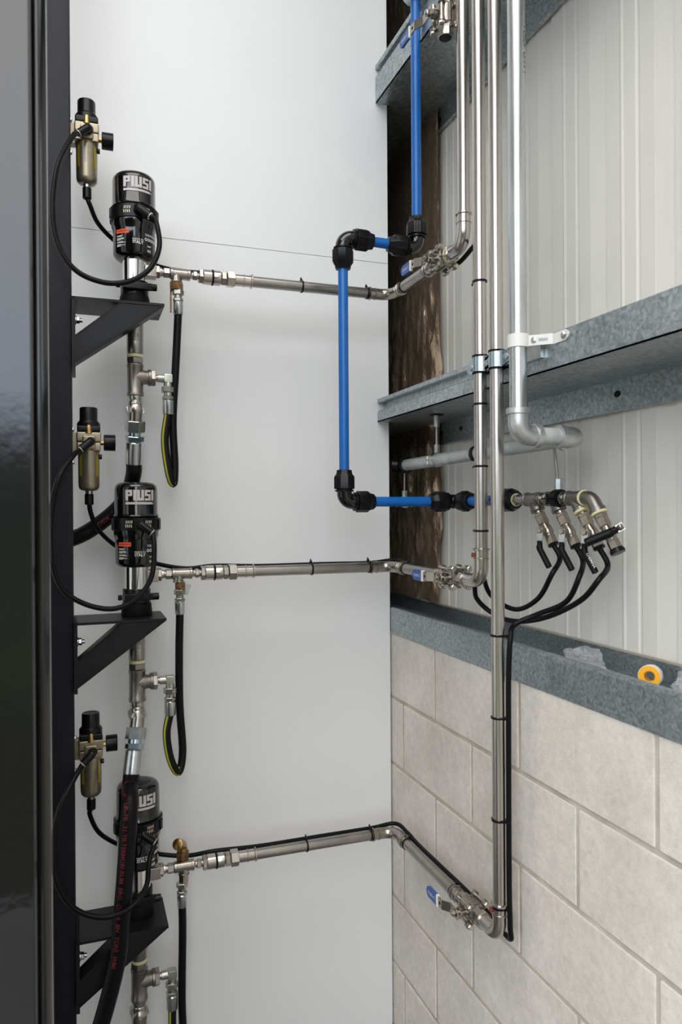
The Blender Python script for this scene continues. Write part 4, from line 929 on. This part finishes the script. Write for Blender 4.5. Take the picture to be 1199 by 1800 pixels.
# ================================================================== CLAMPS, TIES, CLIP
def p_clamp(px, py, ri, lab):
    z = wx(px, py, XP).z; y = RY[ri]; o = thing('pipe_clamp', lab, 'clamp', (XP, y, z - .016), 'zinc two hole pipe clamps')
    H = .034; mb = MB(); pf = []
    r = RP + .0022
    for k in range(13): t = math.pi * k / 12; pf.append((y + r * math.cos(t), XP - r * math.sin(t)))
    prof = [(y + .056, XP - .001), (y + r + .004, XP - .001), (y + r, XP - .003)] + pf[1:-1] + [(y - r, XP - .003), (y - r - .004, XP - .001), (y - .050, XP - .001)]
    th = .002; inner = [(a, b + th) for a, b in prof]
    inner = [(y + .056, XP + .001), (y + r + .002, XP + .001), (y + r - .002, XP - .001)] + [(y + (r - th) * math.cos(math.pi * k / 12), XP - (r - th) * math.sin(math.pi * k / 12)) for k in range(1, 12)] + [(y - r + .002, XP - .001), (y - r - .002, XP + .001), (y - .050, XP + .001)]
    n = len(prof)
    for lst in (prof, inner):
        for sg in (-1, 1):
            for k, (a, bb) in enumerate(lst): mb.v.append(V((bb, a, z + sg * (H / 2 if 0 < k < n - 1 else H * .28))))
    for k in range(n - 1):
        mb.f += [(k, k + 1, n + k + 1, n + k), (2 * n + k, 3 * n + k, 3 * n + k + 1, 2 * n + k + 1), (k, 2 * n + k, 2 * n + k + 1, k + 1), (n + k, n + k + 1, 3 * n + k + 1, 3 * n + k)]
    mb.f += [(0, n, 3 * n, 2 * n), (n - 1, 3 * n - 1, 4 * n - 1, 2 * n - 1)]
    part(mb, 'strap', 'zinc_blue', o, smooth=40)
    mb = MB(); mb.box((XP + .004, y + .037, z), (.004, .034, H * .9)); mb.box((XP + .004, y - .034, z), (.004, .030, H * .9)); mb.box((XP + .0165, y, z), (.003, .09, H * .9)); part(mb, 'base_strap', 'zinc_blue', o, smooth=0)
    part(MB().box((XG - .0045, y - (.045 if ri == 2 else .008), z - .004), (.008, .17 if ri == 2 else .060, .030)), 'standoff', 'zinc', o, smooth=0)
    for s_ in (-1, 1): mb = MB(); mb.lathe((XP - .001, y + s_ * .038, z), -X, [(0, .0075), (.002, .0072), (.004, .0045), (.0045, 0)], 14); part(mb, 'screw', 'zinc', o)
    for s_ in (-1, 1): part(MB().lathe((XP, y, z + s_ * (H / 2 + .001)), Z, [(-.002, RP + .0002), (-.002, RP + .0035), (.002, RP + .0035), (.002, RP + .0002)], 28), 'rubber_liner', 'black_rubber', o)
p_clamp(842, 642, 1, 'zinc pipe clamp fixing the middle riser to the girt')
p_clamp(875, 632, 2, 'zinc pipe clamp fixing the right hand stainless riser to the girt')
zc = wx(912, 600, XV).z
o = thing('pipe_clip', 'white pipe clip with slotted arm holding the galvanised riser to the girt', 'clip', (XV, YV, zc - .02))
mb = MB(); mb.lathe((XV, YV, zc - .0125), Z, [(0, RV), (0, RV + .0035), (.025, RV + .0035), (.025, RV)], 36); part(mb, 'ring', 'white_plastic', o)
a0 = V((XV + .014, YV - .012, zc)); a1 = V((XG - .004, 1.172, zc - .002)); ad = (a1 - a0).normalized(); an = ad.cross(Z).normalized(); LL = (a1 - a0).length
mb = MB(); mb.box((a0 + a1) / 2, (LL, .0025, .020), (ad, an, Z)); ar = part(mb, 'arm', 'white_plastic', o, smooth=0)
part(MB().box(a0 + ad * (LL * .62) + an * .0014, (.018, .0006, .0055), (ad, an, Z)), 'slot', 'zinc', ar, smooth=0)
part(MB().lathe(a0 + ad * .012 + an * .001, an, [(0, .006), (.002, .0055), (.0035, 0)], 14), 'screw', 'zinc', o)
mb = MB(); f0 = V((XG - .0015, 1.150, zc - .002)); mb.prism([(-.026, -.010), (.012, -.010), (.020, -.005), (.022, 0), (.020, .005), (.012, .010), (-.026, .010)], f0 + X * .0012, -Y, Z, -X * .0025); part(mb, 'foot', 'white_plastic', o, smooth=0)
part(MB().lathe(f0 - Y * .010 - X * .001, -X, [(0, .0075), (.003, .0070), (.006, .004), (.006, 0)], 6), 'screw', 'zinc', o)
def tie(c, ax, tdir, lab, r=RP + .0008):
    c = V(c); mb = MB(); ax = V(ax)
    mb.lathe(c - ax * .0022, ax, [(0, r - .0006), (0, r + .0013), (.0044, r + .0013), (.0044, r - .0006)], 24)
    t = V(tdir).normalized(); mb.box(c + t * (r + .004), (.007, .006, .006), (t, ax, t.cross(ax))); mb.box(c + t * (r + .009), (.008, .0035, .0015), (t, ax, t.cross(ax)))
    solo(mb, 'cable_tie', 'black_plastic', lab, 'cable tie', 'black cable ties')
UPB = V((0, .3, 1))
for i, pxs in enumerate(((533, 658), (547, 664), (535, 658))):
    for j, px in enumerate(pxs):
        x = wy(px, 900, PY).x; x = min(x, XP - .072)
        tie((x, PY, PZ[i]), X, UPB, f'black cable tie on the {("uppermost", "middle", "lowest")[i]} delivery pipe, {("halfway along", "at the corner elbow")[j]}')
for i, l in enumerate(((1.795, VY[0] + .082), (1.795,), (1.795, VY[2] + .082))):
    for j, y in enumerate(l): tie((XP, y, PZ[i]), Y, V((.4, 0, 1)), f'black cable tie on the {("uppermost", "middle", "lowest")[i]} wall pipe, {("beside its corner elbow", "beside its ball valve")[j]}')
for py, l in ((495, 'above the girt'), (711, 'just below the girt'), (820, 'level with the grey pipe'), (933, 'above its lower elbow')):
    tie((XP, RY[1], wx(844, py, XP).z), Z, V((-.15, 1, 0)), f'black cable tie round the middle riser, {l}')
for py, l in ((1117, 'at the sill channel'), (1261, 'just below the sill channel'), (1440, 'halfway down the blocks'), (1592, 'at its lower elbow')):
    tie((XP, RY[2], wx(877, py, XP).z), Z, V((.5, -1, 0)), f'black cable tie round the right hand riser and hose, {l}', r=RP + .0010)

# ================================================================== SMALL THINGS ON THE SILL
c = wx(1143, 1190, 1.0); c = V((1.0, c.y, 1.2535)); ax = V((-.78, -.62, .10)).normalized()
o = thing('thread_tape_roll', 'roll of white thread tape on a yellow spool standing on the sill channel', 'tape', V((c.x, c.y, 1.233)))
mb = MB(); mb.lathe(c, ax, [(-.015, .0145), (-.015, .0205), (.008, .0205), (.008, .0145)], 36); mb.f = mb.f[:-2]; part(mb, 'tape', 'tape_white', o)
mb = MB(); mb.lathe(c, ax, [(.0078, .0100), (.0078, .0190), (.0095, .0195), (.0105, .0190), (.0105, .0110), (.009, .0092), (-.016, .0088)], 36); mb.f = mb.f[:-2]; part(mb, 'spool', 'yellow_plastic', o)
def bag(px, py, x, sx, sy, sz, lab, seed):
    c = wx(px, py, x); c.z = 1.2335; bm = bmesh.new(); bmesh.ops.create_icosphere(bm, subdivisions=4, radius=1)
    mb = MB()
    for q in bm.verts:
        p = q.co; k = 1 + .42 * MN.noise(p * 1.7 + V((seed, 0, 0))) + .25 * abs(MN.noise(p * 4.1 + V((0, seed, 0)))) + .12 * MN.noise(p * 9)
        p = p * k; mb.v.append(V((c.x + p.x * sx, c.y + p.y * sy, c.z + max(0, p.z * .8 + .45) * sz)))
    for f in bm.faces: mb.f.append(tuple(q.index for q in f.verts))
    bm.free(); solo(mb, 'plastic_bag', 'clear_bag', lab, 'bag', 'crumpled clear bags', smooth=0)
bag(1028, 1165, .985, .026, .050, .036, 'crumpled clear plastic bag lying on the sill channel left of the tape roll', 2.3)
bag(1222, 1200, .985, .030, .035, .040, 'crumpled clear plastic bag on the sill channel at the right edge', 5.1)
print('objects', len(bpy.data.objects))
